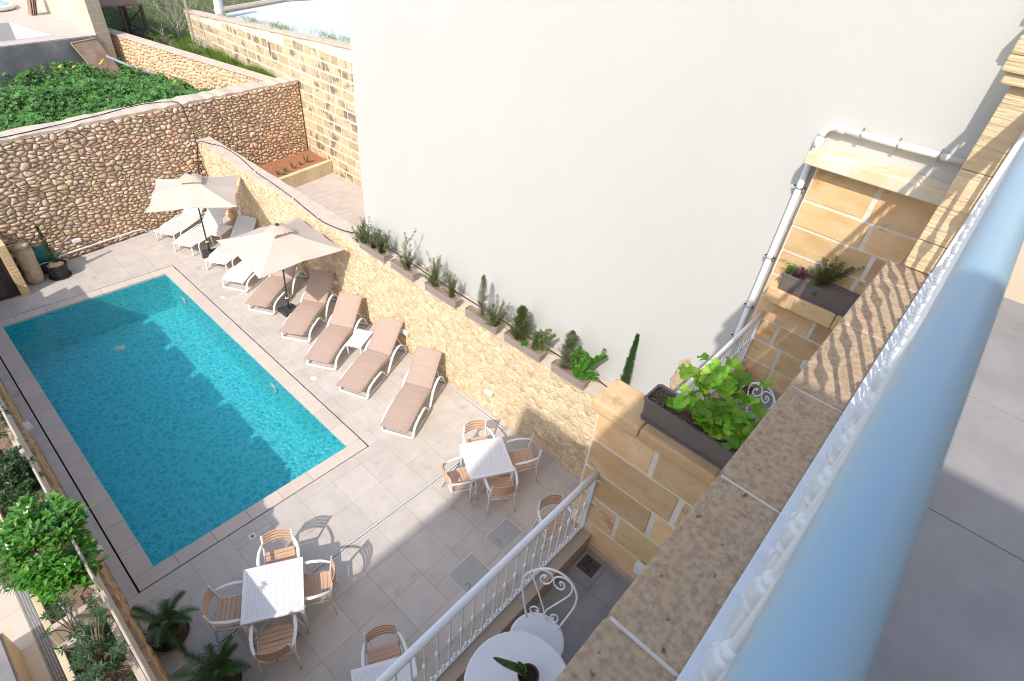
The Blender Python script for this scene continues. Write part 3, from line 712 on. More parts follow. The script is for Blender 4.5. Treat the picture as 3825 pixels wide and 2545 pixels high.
# raised bed in the neighbour's yard
PB = thing('raised_bed', 'low yellow limestone bed edge holding red soil and aloes below the far wall', 'planter', (0, 0, 0))
d0 = Vector((7.9, 16.36, 0)); d1 = Vector((10.14, 16.82, 0)); uu = (d1 - d0).normalized(); nb = Vector((-uu.y, uu.x, 0)); Lb = (d1 - d0).length
for k in range(4):
    p = d0 + uu * (Lb * k / 4 + .002); q = d0 + uu * (Lb * (k + 1) / 4 - .002)
    m = MB(); m.prism([p[:2], q[:2], (q + nb * .16)[:2], (p + nb * .16)[:2]], .5, .93, rng(k).random()); obj('edge_stone', m, M_yplant, PB, bevel=.008)
p = d0 + nb * .161; q = d1 + nb * .161
m = MB(); m.prism([p[:2], q[:2], (10.14, farwall_y(10.14) - .02), (7.9, farwall_y(7.9) - .02)], .5, .86); obj('soil_bed', m, M_redsoil, PB)
# raised ground beyond the walls ----------------------------------------------------
m = MB(); m.prism([(-30, 16.6), (-1.2, 16.6), (a1 - .02, farwall_y(a1) + .52), (9.3, 19.3), (7.35, 26.6), (7.0, 60), (-30, 60)], -2.4, 2.2)
struct(obj('garden_soil', m, mat('garden_earth', (.10, .09, .04), (.07, .10, .03), (.16, .12, .07), scale=3, rough=.95)))
m = MB(); m.prism([(9.35, 19.3), (AX - .01, 18.9), (AX - .01, 26.31), (AX + .52, 26.32), (60, 26.4), (60, 120), (7.4, 120), (7.4, 26.6)], -2.4, 2.8)
struct(obj('wild_ground', m, mat('wild_earth', (.13, .13, .05), (.09, .13, .035), (.20, .16, .09), scale=2, rough=.95)))
# rubble wall at the right of the mallow garden
GW = thing('rubble_wall', 'sunlit orange rubble wall with a pale rendered top behind the mallow garden', 'wall', (0, 0, 0))
ga, gb = Vector((7.10, 26.6, 0)), Vector((9.33, 18.75, 0)); u = (gb - ga).normalized(); L = (gb - ga).length; nr = Vector((u.y, -u.x, 0))
if nr.x > 0: nr = -nr
def gtop(x): return 3.45 - .28 * x / L
m = MB(); q = []
for pp, xx in ((ga, 0), (gb, L), (gb - nr * .3, L), (ga - nr * .3, 0)): q.append((pp.x, pp.y, 2.0, gtop(xx) - .05))
m.prism(q, 0, 0); obj('core', m, M_mortar_y, GW)
rubble(GW, (ga + Z * 2.15, u, Z, nr), L, lambda x: gtop(x) - 2.2, .16, .12, M_rubbleo, 61, gap=.006, relief=.04, drop=.2, small=.2, jit=.5, limit=250)
m = MB(); q = []
for pp, xx in ((ga + nr * .06, 0), (gb + nr * .06, L), (gb - nr * .34, L), (ga - nr * .34, 0)): q.append((pp.x, pp.y, gtop(xx) - .05, gtop(xx)))
m.prism(q, 0, 0); obj('rendered_top', m, M_walltop, GW)

# terrace with the empty pool --------------------------------------------------------
TS = .234
def ty(x): return 25.33 + TS * (x - 6.56)
m = MB()
tx0, tx1 = -3.0, 6.62
pool_c = [(3.1, 25.05), (5.42, 25.62), (4.83, 28.2), (2.5, 27.65)]
def P2d(x, off=0): return (x, ty(x) + off)
zt = 3.5
m.prism([P2d(tx0), P2d(tx1), (tx1, 25.75), (5.42, 25.62), (3.1, 25.05), (tx0, 23.6)], 2.0, zt)
m.prism([(5.42, 25.62), (tx1, 25.75), (6.7, 40), (4.0, 40), (4.83, 28.2)], 2.0, zt)
m.prism([(2.5, 27.65), (4.83, 28.2), (4.0, 40), (1.0, 40)], 2.0, zt)
m.prism([(tx0, 23.6), (3.1, 25.05), (2.5, 27.65), (1.0, 40), (tx0, 40)], 2.0, zt)
TR = struct(obj('raised_terrace', m, M_deck))
m = MB(); m.prism(pool_c, 1.9, 2.3); obj('empty_pool_floor', m, M_plaster, TR)
m = MB()
for k in range(4):
    a, b = pool_c[k], pool_c[(k + 1) % 4]; d = Vector((b[0] - a[0], b[1] - a[1])); nn = Vector((-d.y, d.x)).normalized() * .03
    m.prism([a, b, (b[0] + nn.x, b[1] + nn.y), (a[0] + nn.x, a[1] + nn.y)], 2.3, zt + .012)
obj('empty_pool_lining', m, M_plaster, TR)
m = MB(); m.box(3.75, 26.1, 2.3, 4.15, 26.5, 2.9); m.box(4.15, 26.1, 2.3, 4.5, 26.5, 2.6); obj('pool_steps', m, M_plaster, TR)
m = MB(); nn = Vector((TS, -1)).normalized() * .02
m.prism([P2d(tx0), P2d(tx1), (tx1 + nn.x, ty(tx1) + nn.y), (tx0 + nn.x, ty(tx0) + nn.y)], 2.0, 3.47); obj('cement_face', m, M_greywall, TR)
LW = thing('limestone_wall', 'pale limestone block wall rising beside the far terrace with the empty pool', 'wall', (0, 0, 0))
q = [(6.62, 25.36), (7.08, 25.46), (6.75, 34), (6.2, 34)]
m = MB(); m.prism(q, 2.0, 6.4); obj('core', m, M_mortar_w, LW)
u, L = dirv(6.62, 25.36, 6.2, 34); u = -u; nr = Vector((-1, -.05, 0)).normalized()
rg = rng(71)
blocks(LW, (Vector((6.2, 34, 0)), u, Z, nr), courses(L, 3.5, 6.4, .27, .5, .62, rg, chamfer=.006), M_lime, 72, gap=.003, relief=.006, limit=120, name='limestone_block')
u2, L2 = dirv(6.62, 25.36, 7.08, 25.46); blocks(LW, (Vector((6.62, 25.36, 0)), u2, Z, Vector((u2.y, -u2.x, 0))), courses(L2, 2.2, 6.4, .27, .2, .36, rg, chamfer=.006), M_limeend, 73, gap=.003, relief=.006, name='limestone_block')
t = thing('leaning_board', 'brown weathered board leaning against the grey cement wall', 'board')
m = MB(); m.add([(5.70, 24.98, 3.36), (6.52, 25.16, 3.42), (6.98, 24.55, 2.15), (6.16, 24.3, 2.15)] + [(5.71, 25.01, 3.38), (6.53, 25.19, 3.44), (6.99, 24.58, 2.16), (6.17, 24.33, 2.16)],
      [(0, 3, 2, 1), (4, 5, 6, 7), (0, 1, 5, 4), (1, 2, 6, 5), (2, 3, 7, 6), (3, 0, 4, 7)])
obj('sheet', m, M_ply, t)
m = MB(); m.tube([(5.70, 24.97, 3.385), (6.52, 25.15, 3.445)], .014, 4); m.tube([(5.70, 24.97, 3.37), (6.16, 24.29, 2.15)], .012, 4); obj('pale_edge', m, M_lime, t)
t = thing('grey_pipe', 'grey plastic pipe lying along the foot of the orange rubble wall', 'pipe')
m = MB(); m.tube([(6.5, 24.5, 3.0), (7.15, 24.1, 2.62), (7.9, 23.6, 2.3)], .045, 8); obj('pipe_length', m, M_greypipe, t, smooth=True)
t = thing('board_stack', 'thin boards leaning upright on the pale limestone terrace wall', 'boards')
for k in range(4):
    m = MB(); x = 5.75 + .07 * k; m.add([(x, 29.2 + .05 * k, 3.5), (x + .03, 29.2 + .05 * k, 3.5), (x + .2, 29.25, 4.2), (x + .17, 29.25, 4.2), (x, 29.6, 3.5), (x + .03, 29.6, 3.5), (x + .2, 29.6, 4.2), (x + .17, 29.6, 4.2)],
          [(0, 1, 2, 3), (4, 7, 6, 5), (0, 3, 7, 4), (1, 5, 6, 2), (3, 2, 6, 7), (0, 4, 5, 1)]); obj('board', m, (M_ply, M_lime, M_ply, M_plaster)[k], t)
t = thing('pool_float', 'blue and white inflatable lying on the far terrace by the limestone wall', 'float')
m = MB(); m.lathe([(.9, 0), (1.05, .08), (.9, .17), (.2, .2)], (4.6, 31.2, 3.51), 18); obj('cushion', m, M_float, t, smooth=True)
m = MB(); m.tube([(4.6 + 1.08 * math.cos(a * .35), 31.2 + 1.08 * math.sin(a * .35), 3.6) for a in range(18)], .09, 6, closed=True); obj('rim', m, M_pvc, t, smooth=True)
t = thing('door_leaf', 'dark grey door standing at the far end of the terrace', 'door')
m = MB(); m.box(4.2, 33.9, 3.5, 5.0, 34.0, 5.8); obj('leaf', m, M_greywall, t)
m = MB(); m.box(4.9, 33.87, 4.5, 4.94, 33.9, 4.62); obj('handle', m, M_steel, t)

# left side: yard and wall with beds ------------------------------------------------------
m = MB(); m.box(-30, -12, -2.4, -.94, 16.5, .985); side = struct(obj('side_terrace', m, M_grout))
m = MB(); m.box(-.94, -.3, -.3, -.53, 15.6, 1.0); obj('bed_base', m, M_walltop, side)
rg = rng(15)
y = -.2
while y < 15:
    for (a, b, mt) in ((-1.12, -.945, M_deck), (-1.77, -1.245, M_copstone), (-2.37, -1.77, M_copstone)):
        mm = MB(); mm.box(a + .0015, y, .986, b - .0015, y + .597, 1.0); obj('paving_tile', mm, mt, side)
    y += .6
t = thing('drain_channel', 'pale drain channel with fine mesh grating along the side terrace', 'drain', (0, 0, 0))
m = MB(); m.box(-1.243, -.2, .9865, -1.122, 15.2, .998); obj('channel', m, M_slot, t)
m = MB()
for k in range(560):
    y = 2.5 + k * .019
    m.box(-1.236, y, .9985, -1.129, y + .0085, 1.003)
for x in (-1.243, -1.21, -1.184, -1.158, -1.129): m.box(x, 2.5, .9987, x + .008, 13.1, 1.0035)
obj('grating', m, mat('grey_grating', (.36, .35, .34), rough=.5), t, stuff=True)
LWL = thing('rubble_wall', 'low orange rubble wall seen from above between the pool deck and the shrub beds', 'wall', (0, 0, 0))
m = MB(); m.box(-.525, -.2, -.1, -.392, 15.6, 1.5); obj('core', m, M_mortar_b, LWL)
rubble(LWL, (Vector((-.392, -.2, 0)), Y, Z, X), 15.8, lambda x: 1.5, .24, .17, mat('rubble_tan', (.44, .25, .12), (.58, .38, .22), (.46, .20, .09), scale=12, detail=8, rough=.95, tint=.2, bump=1, bscale=40, bdist=.02), 88, gap=.003, relief=.02, limit=0)
m = MB(); rg = rng(16); n = 150
for k in range(n):
    y0, y1 = -.2 + 15.8 * k / n, -.2 + 15.8 * (k + 1) / n; e, h = rg.uniform(0, .018), rg.uniform(0, .02)
    m.prism([(-.455, y0, 1.49, 1.52 + h), (-.375 + e, y0, 1.49, 1.49 + h), (-.375 + rg.uniform(0, .018), y1, 1.49, 1.49 + h), (-.455, y1, 1.49, 1.52 + h)], 0, 0, rg.random())
obj('rough_top', m, mat('rubble_top', (.40, .25, .14), (.30, .21, .14), (.48, .34, .22), scale=16, detail=8, rough=.95, tint=.25, bump=1, bscale=30, bdist=.02), LWL)
GAPS = [5.05 + 1.38 * k for k in range(-4, 8)]
M_slab = mat('weathered_slab', (.44, .37, .29), (.56, .49, .40), (.36, .28, .20), scale=6, detail=9, rough=.9, bump=.5, stretch=(1, 1, .3))
M_slabw = mat('pale_slab', (.50, .43, .35), (.58, .51, .43), scale=6, detail=9, rough=.9, bump=.5)
BEDS = []
for k, (ga_, gb_) in enumerate(zip(GAPS[:-1], GAPS[1:])):
    y0, y1 = ga_ + .11, gb_ - .11
    BEDS.append((y0, y1))
BLAB = ['nearest stone bed with silvery twigs and narrow-leaved shrub, at the photo bottom left', 'stone bed filled by the bright glossy bush and fan palm', 'stone bed with the dark pale-tipped shrub', 'stone bed at the left photo edge with a small dark shrub', 'far stone bed beyond the left shrubs, next to the pump room']
for k, (y0, y1) in enumerate(BEDS):
    if y1 < 2 or y0 > 14.5: continue
    lab = {3: BLAB[0], 4: BLAB[1], 5: BLAB[2], 6: BLAB[3]}.get(k, 'stone bed beyond the left photo edge, %s counting away from the camera' % ('first', 'second', 'third', 'fourth', 'fifth', 'sixth', 'seventh', 'eighth', 'ninth', 'tenth', 'eleventh')[k])
    t = thing('stone_bed', lab, 'planter', (0, 0, 0), group='stone beds along the left rubble wall')
    m = MB(); m.box(-.436, y0 - .03, 1.35, -.410, y1 + .03, 2.14 if k == 3 else 2.30); obj('upright_slab', m, M_slab, t, bevel=.006)
    m = MB(); m.box(-.455, y1 + .032, 1.45, -.41, y1 + .188, 2.04); obj('joint_slab', m, M_slab, t)
    m = MB(); m.box(-.52, y0, 1.02, -.458, y1, 1.90); obj('inner_side', m, M_slab, t)
    m = MB(); m.box(-1.0, y0, 1.02, -.935, y1, 1.86); obj('outer_side', m, M_yplant, t, bevel=.006)
    m = MB(); m.box(-.934, y0, 1.02, -.531, y0 + .07, 1.86); obj('end_slab', m, M_slabw, t)
    m = MB(); m.box(-.934, y1 - .07, 1.02, -.531, y1, 1.86); obj('end_slab', m, M_slabw, t)
    m = MB(); m.box(-.934, y0 + .07, 1.02, -.531, y1 - .07, 1.72); obj('soil_fill', m, M_mulch, t)
t = thing('low_kerb_wall', 'low tan stone kerb wall with a grey top in the bottom left corner', 'wall')
m = MB(); m.box(-3.2, -1, 1.001, -1.39, 5.83, 1.47); obj('stone_body', m, M_trav, t, bevel=.01)
m = MB(); m.box(-3.19, -.99, 1.471, -1.42, 5.80, 1.5); obj('grey_top', m, M_greywall, t)
t = thing('neighbouring_building', 'plain stone neighbouring building standing left of the pool yard', 'building')
m = MB(); m.prism([(-12, -14), (-4.6, -14), (-4.6, .35), (-7, -.1), (-12, -.15)], .9, 12.0); obj('main_block', m, M_housew, t)
m = MB(); m.box(-12, -14, 12.0, -4.6, -1.85, 13.2); obj('upper_block', m, M_housew, t)
m = MB(); m.box(-6.9, -.08, .9, -4.62, 1.25, 8.0); obj('rear_block', m, M_housew, t)
for zz in (3.0, 6.0, 9.2):
    for yy in (-3.5, -6.5, -9.5):
        f = MB(); f.box(-4.6, yy - .5, zz, -4.56, yy + .5, zz + 1.3); w = obj('window', f, M_doorf, t)
        f = MB(); f.box(-4.56, yy - .43, zz + .07, -4.55, yy + .43, zz + 1.23); obj('pane', f, M_winglass, w)
# pump room ----------------------------------------------------------------------------------
t = thing('pump_room', 'low stone pump room with a brown louvred door in the far left pool corner', 'shed')
m = MB(); m.box(-2.2, 15.9, 0, .74, 16.7, 1.42); obj('body', m, M_jamb, t)
for k in range(5):
    m = MB(); m.box(.745, 15.72, .003 + .27 * k, .925, 16.72, .003 + .27 * (k + 1) - .004, rng(k).random()); obj('jamb_stone', m, M_jamb, t, bevel=.01)
m = MB(); m.box(-2.2, 15.74, 1.16, .742, 15.9, 1.42); obj('lintel', m, M_yplant, t, bevel=.01)
m = MB(); m.box(-1.3, 15.82, .02, .742, 15.9, 1.155); obj('door_frame', m, M_doorf, t)
dr = MB(); dr.box(-.5, 15.79, .08, .62, 15.83, 1.09); dr = obj('door', dr, M_doorf, t)
for k in range(8):
    m = MB(); m.box(-.42, 15.775, .13 + .115 * k, .54, 15.80, .13 + .115 * k + .105); obj('slat', m, M_door, dr, bevel=.003)
m = MB(); m.tube([(.58, 15.77, .55), (.58, 15.74, .55), (.58, 15.74, .66), (.58, 15.77, .66)], .01, 6); obj('handle', m, M_slot, dr)
for k in range(9):
    rg = rng(k + 300); m = MB(); x = -1.6 + .29 * k + rg.uniform(-.05, .05); s = rg.uniform(.13, .2)
    m.lathe([(s * .7, 0), (s, s * .4), (s * .85, s * .9), (s * .3, s * 1.1)], (x, 16.2 + rg.uniform(-.12, .12), 1.42), 7, rg.random()); obj('top_stone', m, M_rubble, t, smooth=True)
index_kids()

# ================================================================== OBJECTS
# ---- railings -------------------------------------------------------------------
def bal_mesh(z0, z1, r=.0072, zk=None, MW=None):
    m = MB(); zk = zk or (z0 + z1) / 2
    m.tube([(0, 0, z0), (0, 0, z1)], r, 8, cap=False)
    pr = [(r, -.044), (.0095, -.042), (.0125, -.035), (.0125, -.029), (.009, -.022), (.0105, -.020), (.0165, -.015), (.0138, -.0115), (.0188, -.007), (.0155, -.0025), (.0195, .001),
          (.0155, .005), (.0188, .009), (.0138, .0135), (.0165, .017), (.0105, .022), (.009, .024), (.0125, .031), (.0125, .037), (.0095, .044), (r, .046)]
    m.lathe([(a, b) for a, b in pr], (0, 0, zk), 14)
    return mesh('baluster', m, MW or M_white, smooth=True)
def railing(label, x0, x1, y, zb, zt, first, rr=.028, posts=(False, True), lug=0, pitch=.1167, rings=True, base=.015, MW=None, yh=None, kr=1.0):
    MW = MW or M_white; yh = y if yh is None else yh
    t = thing('balcony_railing', label, 'railing', (0, 0, 0))
    m = MB(); nseg = max(2, int((x1 - x0) / .5))
    m.tube([(x0 + (x1 - x0) * k / nseg, yh, zt - rr) for k in range(nseg + 1)], rr, 20); obj('handrail', m, M_whitesky if yh != y else MW, t, smooth=True)
    m = MB(); m.box(x0, y - base, zb, x1, y + base, zb + .012); obj('base_rail', m, MW, t, bevel=.002)
    m = MB(); m.box(x0, y - .012, zt - 2 * rr - .012, x1, y + .012, zt - 2 * rr + .003); obj('top_bar', m, MW, t)
    bm = bal_mesh(zb + .012, zt - 2 * rr - .01, MW=MW)
    rm = MB(); ring(rm, (0, 0, 0), .021, .0042, 'y', 16, nn=6)
    rm = mesh('ring', rm, MW, smooth=True)
    fm = MB(); fm.lathe([(.004, 0), (.011, .004), (.013, .012), (.009, .02), (.002, .03)], (0, 0, 0), 10); fm = mesh('finial', fm, MW, smooth=True)
    x = first
    while x > x0 + .02: x -= pitch
    x += pitch
    while x < x1 - .02:
        inst('baluster', bm, t, (x, y, 0))
        if rings:
            for dx in (.0583,):
                if x + dx < x1 - .01: inst('ring', rm, t, (x + dx, y, zb + .034)); 
            inst('finial', fm, t, (x + .0583, y, zb + .056))
        x += pitch
    for sgn, on_ in ((x0, posts[0]), (x1, posts[1])):
        if not on_: continue
        m = MB(); s = 1 if sgn == x1 else -1
        a, b = sorted((sgn - s * .014, sgn - s * .008)); m.box(a, y - .022, zb - .01, b, y + .022, zt - .03); ps = obj('end_post', m, MW, t)
        if lug:
            for zz in (zb + .06, (zb + zt) / 2, zt - .10):
                m = MB(); a, b = sorted((sgn - s * .006, sgn - s * .001)); m.box(a, y - .075, zz - .014, b, y + .02, zz + .014); obj('fixing_lug', m, MW, ps, bevel=.003)
                m = MB(); m.tube([(sgn - s * .006, y - .055, zz), (sgn - s * .014, y - .055, zz)], .007, 6); obj('fixing_bolt', m, M_steel, ps)
    return t
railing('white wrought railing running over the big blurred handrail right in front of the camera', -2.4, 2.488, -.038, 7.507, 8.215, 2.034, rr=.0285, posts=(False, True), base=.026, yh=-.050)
railing('white railing of the near lower balcony, in front of the round plant table', -.4, 2.948, 1.268, 3.93, 4.745, 2.773, rr=.031, posts=(False, True), lug=1)
railing('white railing of the far lower balcony behind the geranium, ending at the drainpipe wall', 3.255, 6.488, 1.262, 3.93, 4.765, 6.40, rr=.031, posts=(True, True), lug=1)
railing('sunlit white upper railing hidden behind the striated pier, casting its shadow on the cream wall', 2.91, 6.27, -.05, 7.506, 8.215, 3.02, rr=.0285, posts=(True, True), rings=False)

# ---- dining furniture ------------------------------------------------------------
def table_square():
    t = thing('dining_table', '', 'table')
    m = MB(); m.box(-.4, -.4, .725, .4, .4, .74); obj('table_top', m, M_perf, t, bevel=.006)
    m = MB()
    for (a, b, c, d) in ((-.4, -.4, .4, -.36), (-.4, .36, .4, .4), (-.4, -.36, -.36, .36), (.36, -.36, .4, .36)): m.box(a + .003, b + .003, .695, c - .003, d - .003, .724)
    obj('apron', m, M_whitep, t)
    for sx in (-1, 1):
        for sy in (-1, 1):
            m = MB(); m.tube([(sx * .37, sy * .37, .724), (sx * .365, sy * .365, .4), (sx * .355, sy * .355, 0)], [.028, .024, .018], 8); obj('leg', m, M_whitep, t, smooth=True)
    m = MB(); m.tube([(-.36, -.36, .12), (0, 0, .30), (.36, .36, .12)], .012, 6); m.tube([(-.36, .36, .12), (0, 0, .30), (.36, -.36, .12)], .012, 6); obj('cross_brace', m, M_whitep, t)
    return t
def chair():
    t = thing('armchair', '', 'chair')       # faces +y
    n = 7
    for k in range(n):
        y0 = -.215 + .06 * k; w = .205 + .012 * (k / n)
        m = MB(); path = []
        for j in range(7):
            f = -1 + 2 * j / 6; path.append(((f * w, y0 + .027 + .012 * (1 - f * f) * (1 if k > 3 else -.3), .435 - .010 * (1 - f * f) + (.012 if k == 0 else 0)), (0, 1, 0), (0, 0, 1)))
        m.sweep(path, [(-.0275, -.009), (.0275, -.009), (.0275, .008), (-.0275, .008)]); obj('seat_slat', m, M_beige, t, bevel=.004)
    for k in range(4):
        z0 = .60 + .055 * k; m = MB(); path = []
        for j in range(9):
            f = -1 + 2 * j / 8; yy = -.235 - .055 * (1 - f * f) - .10 * (z0 - .6); path.append(((f * .195, yy, z0 + .027 + .018 * (1 - f * f) * (k / 3)), (0, .15, 1), (0, 1, -.15)))
        h = .0262 if k else .0265
        m.sweep(path, [(-h, -.006), (h, -.006), (h, .006), (-h, .006)]); obj('back_slat', m, M_beige, t, bevel=.003)
    for s in (-1, 1):
        m = MB(); m.tube([(s * .245, -.245, 0), (s * .235, -.215, .25), (s * .222, -.205, .43), (s * .210, -.232, .62), (s * .205, -.262, .825)], [.013, .019, .021, .018, .014], 8, ry=.75); obj('rear_leg', m, M_whitep, t, smooth=True)
        m = MB(); m.tube([(s * .235, .235, 0), (s * .245, .22, .25), (s * .252, .205, .45), (s * .262, .20, .655)], [.013, .019, .02, .014], 8, ry=.75); obj('front_leg', m, M_whitep, t, smooth=True)
        m = MB(); m.tube([(s * .262, .245, .655), (s * .272, .16, .668), (s * .278, .03, .672), (s * .262, -.10, .668), (s * .232, -.20, .66), (s * .212, -.235, .655)], [.018, .025, .026, .024, .018, .014], 8, ry=.45, up=(1, 0, 0)); obj('armrest', m, M_whitep, t, smooth=True)
        m = MB(); m.tube([(s * .225, -.2, .40), (s * .232, 0, .41), (s * .245, .2, .40)], [.022, .014, .022], 6, ry=.6); obj('side_rail', m, M_whitep, t, smooth=True)
    m = MB(); m.tube([(-.22, -.205, .40), (0, -.215, .405), (.22, -.205, .40)], .016, 6); obj('rear_rail', m, M_whitep, t, smooth=True)
    m = MB(); m.tube([(-.245, .2, .40), (0, .215, .41), (.245, .2, .40)], .016, 6); obj('front_rail', m, M_whitep, t, smooth=True)
    m = MB(); m.tube([(0, -.226, .412), (0, -.232, .412)], .012, 8); obj('maker_badge', m, M_slot, t)
    return t
T0 = table_square(); C0 = chair(); index_kids()
A30 = R(-30)
tabs = [(1.085, 4.60, 'square white perforated table with shadow-dappled top at the near pool corner'), (4.89, 4.185, 'square white perforated table half in sun beside the rubble wall'), (1.365, 2.435, 'square white perforated table cut by the near balcony railing at the bottom edge')]
for i, (x, y, lab) in enumerate(tabs):
    o = T0 if i == 0 else copy_tree(T0)
    o.location = (x, y, 0); o.rotation_euler = (0, 0, A30); o['label'] = lab; o['group'] = 'white tables on the patio'
chs = [((1.54, 5.31), (1.085, 4.60), 'beige slatted armchair with leaf-shadowed back on the pool side of the dappled table'),
       ((1.79, 4.24), (1.085, 4.60), 'beige slatted armchair standing over the drain, right of the dappled table'),
       ((.66, 3.85), (1.085, 4.60), 'beige slatted armchair seen from behind, nearest the camera, at the dappled table'),
       ((.375, 5.02), (1.085, 4.60), 'beige slatted armchair left of the dappled table, above the cycads'),
       ((5.27, 4.87), (4.89, 4.185), 'sunlit beige slatted armchair on the lounger side of the half-shaded table'),
       ((5.765, 3.75), (4.89, 4.185), 'beige slatted armchair in shade next to the rubble wall'),
       ((4.625, 3.51), (4.89, 4.185), 'beige slatted armchair seen from behind, tucked under the half-shaded table'),
       ((4.15, 4.44), (4.89, 4.185), 'beige slatted armchair straddling the drain left of the half-shaded table'),
       ((1.765, 3.09), (1.365, 2.435), 'beige slatted armchair at the bottom edge, at the table cut by the railing'),
       ((5.01, 2.81), (4.6, 2.1), 'beige slatted armchair seen through the top end of the near railing')]
for i, (b, c, lab) in enumerate(chs):
    d = Vector((c[0] - b[0], c[1] - b[1])); 
    if i in (9,): pass
    base = R(-30); cand = min([base + k * math.pi / 2 for k in range(4)], key=lambda a: -Vector((math.cos(a), math.sin(a))).dot(d.normalized()))
    cand += (0.05, -.04, .03, -.06, .06, .02, -.12, .1, .04, .03)[i]
    f = Vector((math.cos(cand), math.sin(cand)))
    o = C0 if i == 0 else copy_tree(C0)
    o.location = (b[0] + f.x * .262, b[1] + f.y * .262, 0); o.rotation_euler = (0, 0, cand - math.pi / 2); o['label'] = lab; o['group'] = 'armchairs round the patio tables'

# ---- loungers ---------------------------------------------------------------------
def interp(path, s):
    for (a, za), (b, zb) in zip(path[:-1], path[1:]):
        if s <= b: return za + (zb - za) * (s - a) / (b - a)
    return path[-1][1]
def smoothpath(P, n=4):
    out = []; k = len(P)
    for i in range(k - 1):
        p0, p1, p2, p3 = [Vector(P[max(0, min(k - 1, j))]) for j in (i - 1, i, i + 1, i + 2)]
        for j in range(n):
            t = j / n; out.append(.5 * ((2 * p1) + (p2 - p0) * t + (2 * p0 - 5 * p1 + 4 * p2 - p3) * t * t + (3 * p1 - p0 - 3 * p2 + p3) * t ** 3))
    out.append(Vector(P[-1])); return out
def resin_lounger(cushion=True):
    t = thing('sun_lounger', '', 'sun lounger')      # head towards +x
    for s in (-1, 1):
        pts = smoothpath([(0, s * .315, .03), (.03, s * .33, .06), (.07, s * .335, .2), (.2, s * .335, .275), (.45, s * .335, .30), (.62, s * .335, .29), (.73, s * .335, .16), (.80, s * .335, .045), (.88, s * .335, .045), (.97, s * .335, .18), (1.12, s * .335, .36), (1.28, s * .335, .43), (1.45, s * .335, .42), (1.60, s * .335, .30), (1.70, s * .335, .12), (1.76, s * .33, .03)], 3)
        m = MB(); m.tube(pts, .028, 8, ry=.62, up=(0, 1, 0)); obj('side_frame', m, M_whitep, t, smooth=True)
        m = MB(); m.tube([(1.48, s * .22, .60), (1.62, s * .24, .34), (1.68, s * .24, .14)], .016, 6); obj('back_strut', m, M_whitep, t, smooth=True)
    m = MB(); m.tube([(.0, -.32, .032), (0, 0, .032), (0, .32, .032)], .03, 8, ry=.9); obj('foot_bar', m, M_whitep, t, smooth=True)
    m = MB(); m.tube([(1.76, -.33, .032), (1.76, .33, .032)], .026, 8); obj('head_bar', m, M_whitep, t, smooth=True)
    m = MB(); m.box(.40, -.31, .22, .44, .31, .25); m.box(1.08, -.31, .28, 1.12, .31, .31); obj('cross_rail', m, M_whitep, t)
    bed = [(-.02, .27), (.1, .285), (.4, .335), (.7, .345), (1.08, .325)]; back = [(1.09, .33), (1.4, .59), (1.72, .83)]
    for s in (-1, 1):
        m = MB(); P = [(a, s * .265, z - .012) for a, z in bed]; m.tube(smoothpath(P, 3), .018, 6, ry=.8); obj('bed_rail', m, M_whitep, t, smooth=True)
        m = MB(); P = [(a, s * .265, z - .012) for a, z in back]; m.tube(smoothpath(P, 3), .018, 6, ry=.8); obj('back_rail', m, M_whitep, t, smooth=True)
    sl = MB(); sl.box(-.036, -.262, -.006, .036, .262, .006); sl = mesh('slat', sl, M_whitep)
    for k in range(14): a = -.0 + .079 * k + .03; inst('slat', sl, t, (a, 0, interp(bed, a)), (0, -math.atan2(interp(bed, a + .03) - interp(bed, a - .03), .06), 0))
    for k in range(8): a = 1.12 + .08 * k; inst('slat', sl, t, (a, 0, interp(back, a)), (0, -math.atan2(.50, .63), 0), (1.15, 1, 1))
    if cushion:
        rg = rng(77)
        def pad(P, name, wr):
            m = MB(); pts = smoothpath([(a, 0, z) for a, z in P], 10); path = []
            for i, p in enumerate(pts):
                d = (pts[min(i + 1, len(pts) - 1)] - pts[max(i - 1, 0)]).normalized(); up = Vector((-d.z, 0, d.x)); path.append((p + up * (rg.uniform(-.0025, .003) if 0 < i < len(pts) - 1 else 0) * wr, (0, 1, 0), up))
            m.sweep(path, [(-.285, .004), (-.288, .02), (-.275, .034), (-.1, .040), (.1, .040), (.275, .034), (.288, .02), (.285, .004)]); return obj(name, m, M_cushion, t, smooth=True)
        pad([(-.13, .29), (.05, .315), (.35, .355), (.7, .372), (1.085, .352)], 'seat_cushion', 1.0)
        pad([(1.10, .355), (1.4, .607), (1.735, .862)], 'back_cushion', .25)
    return t
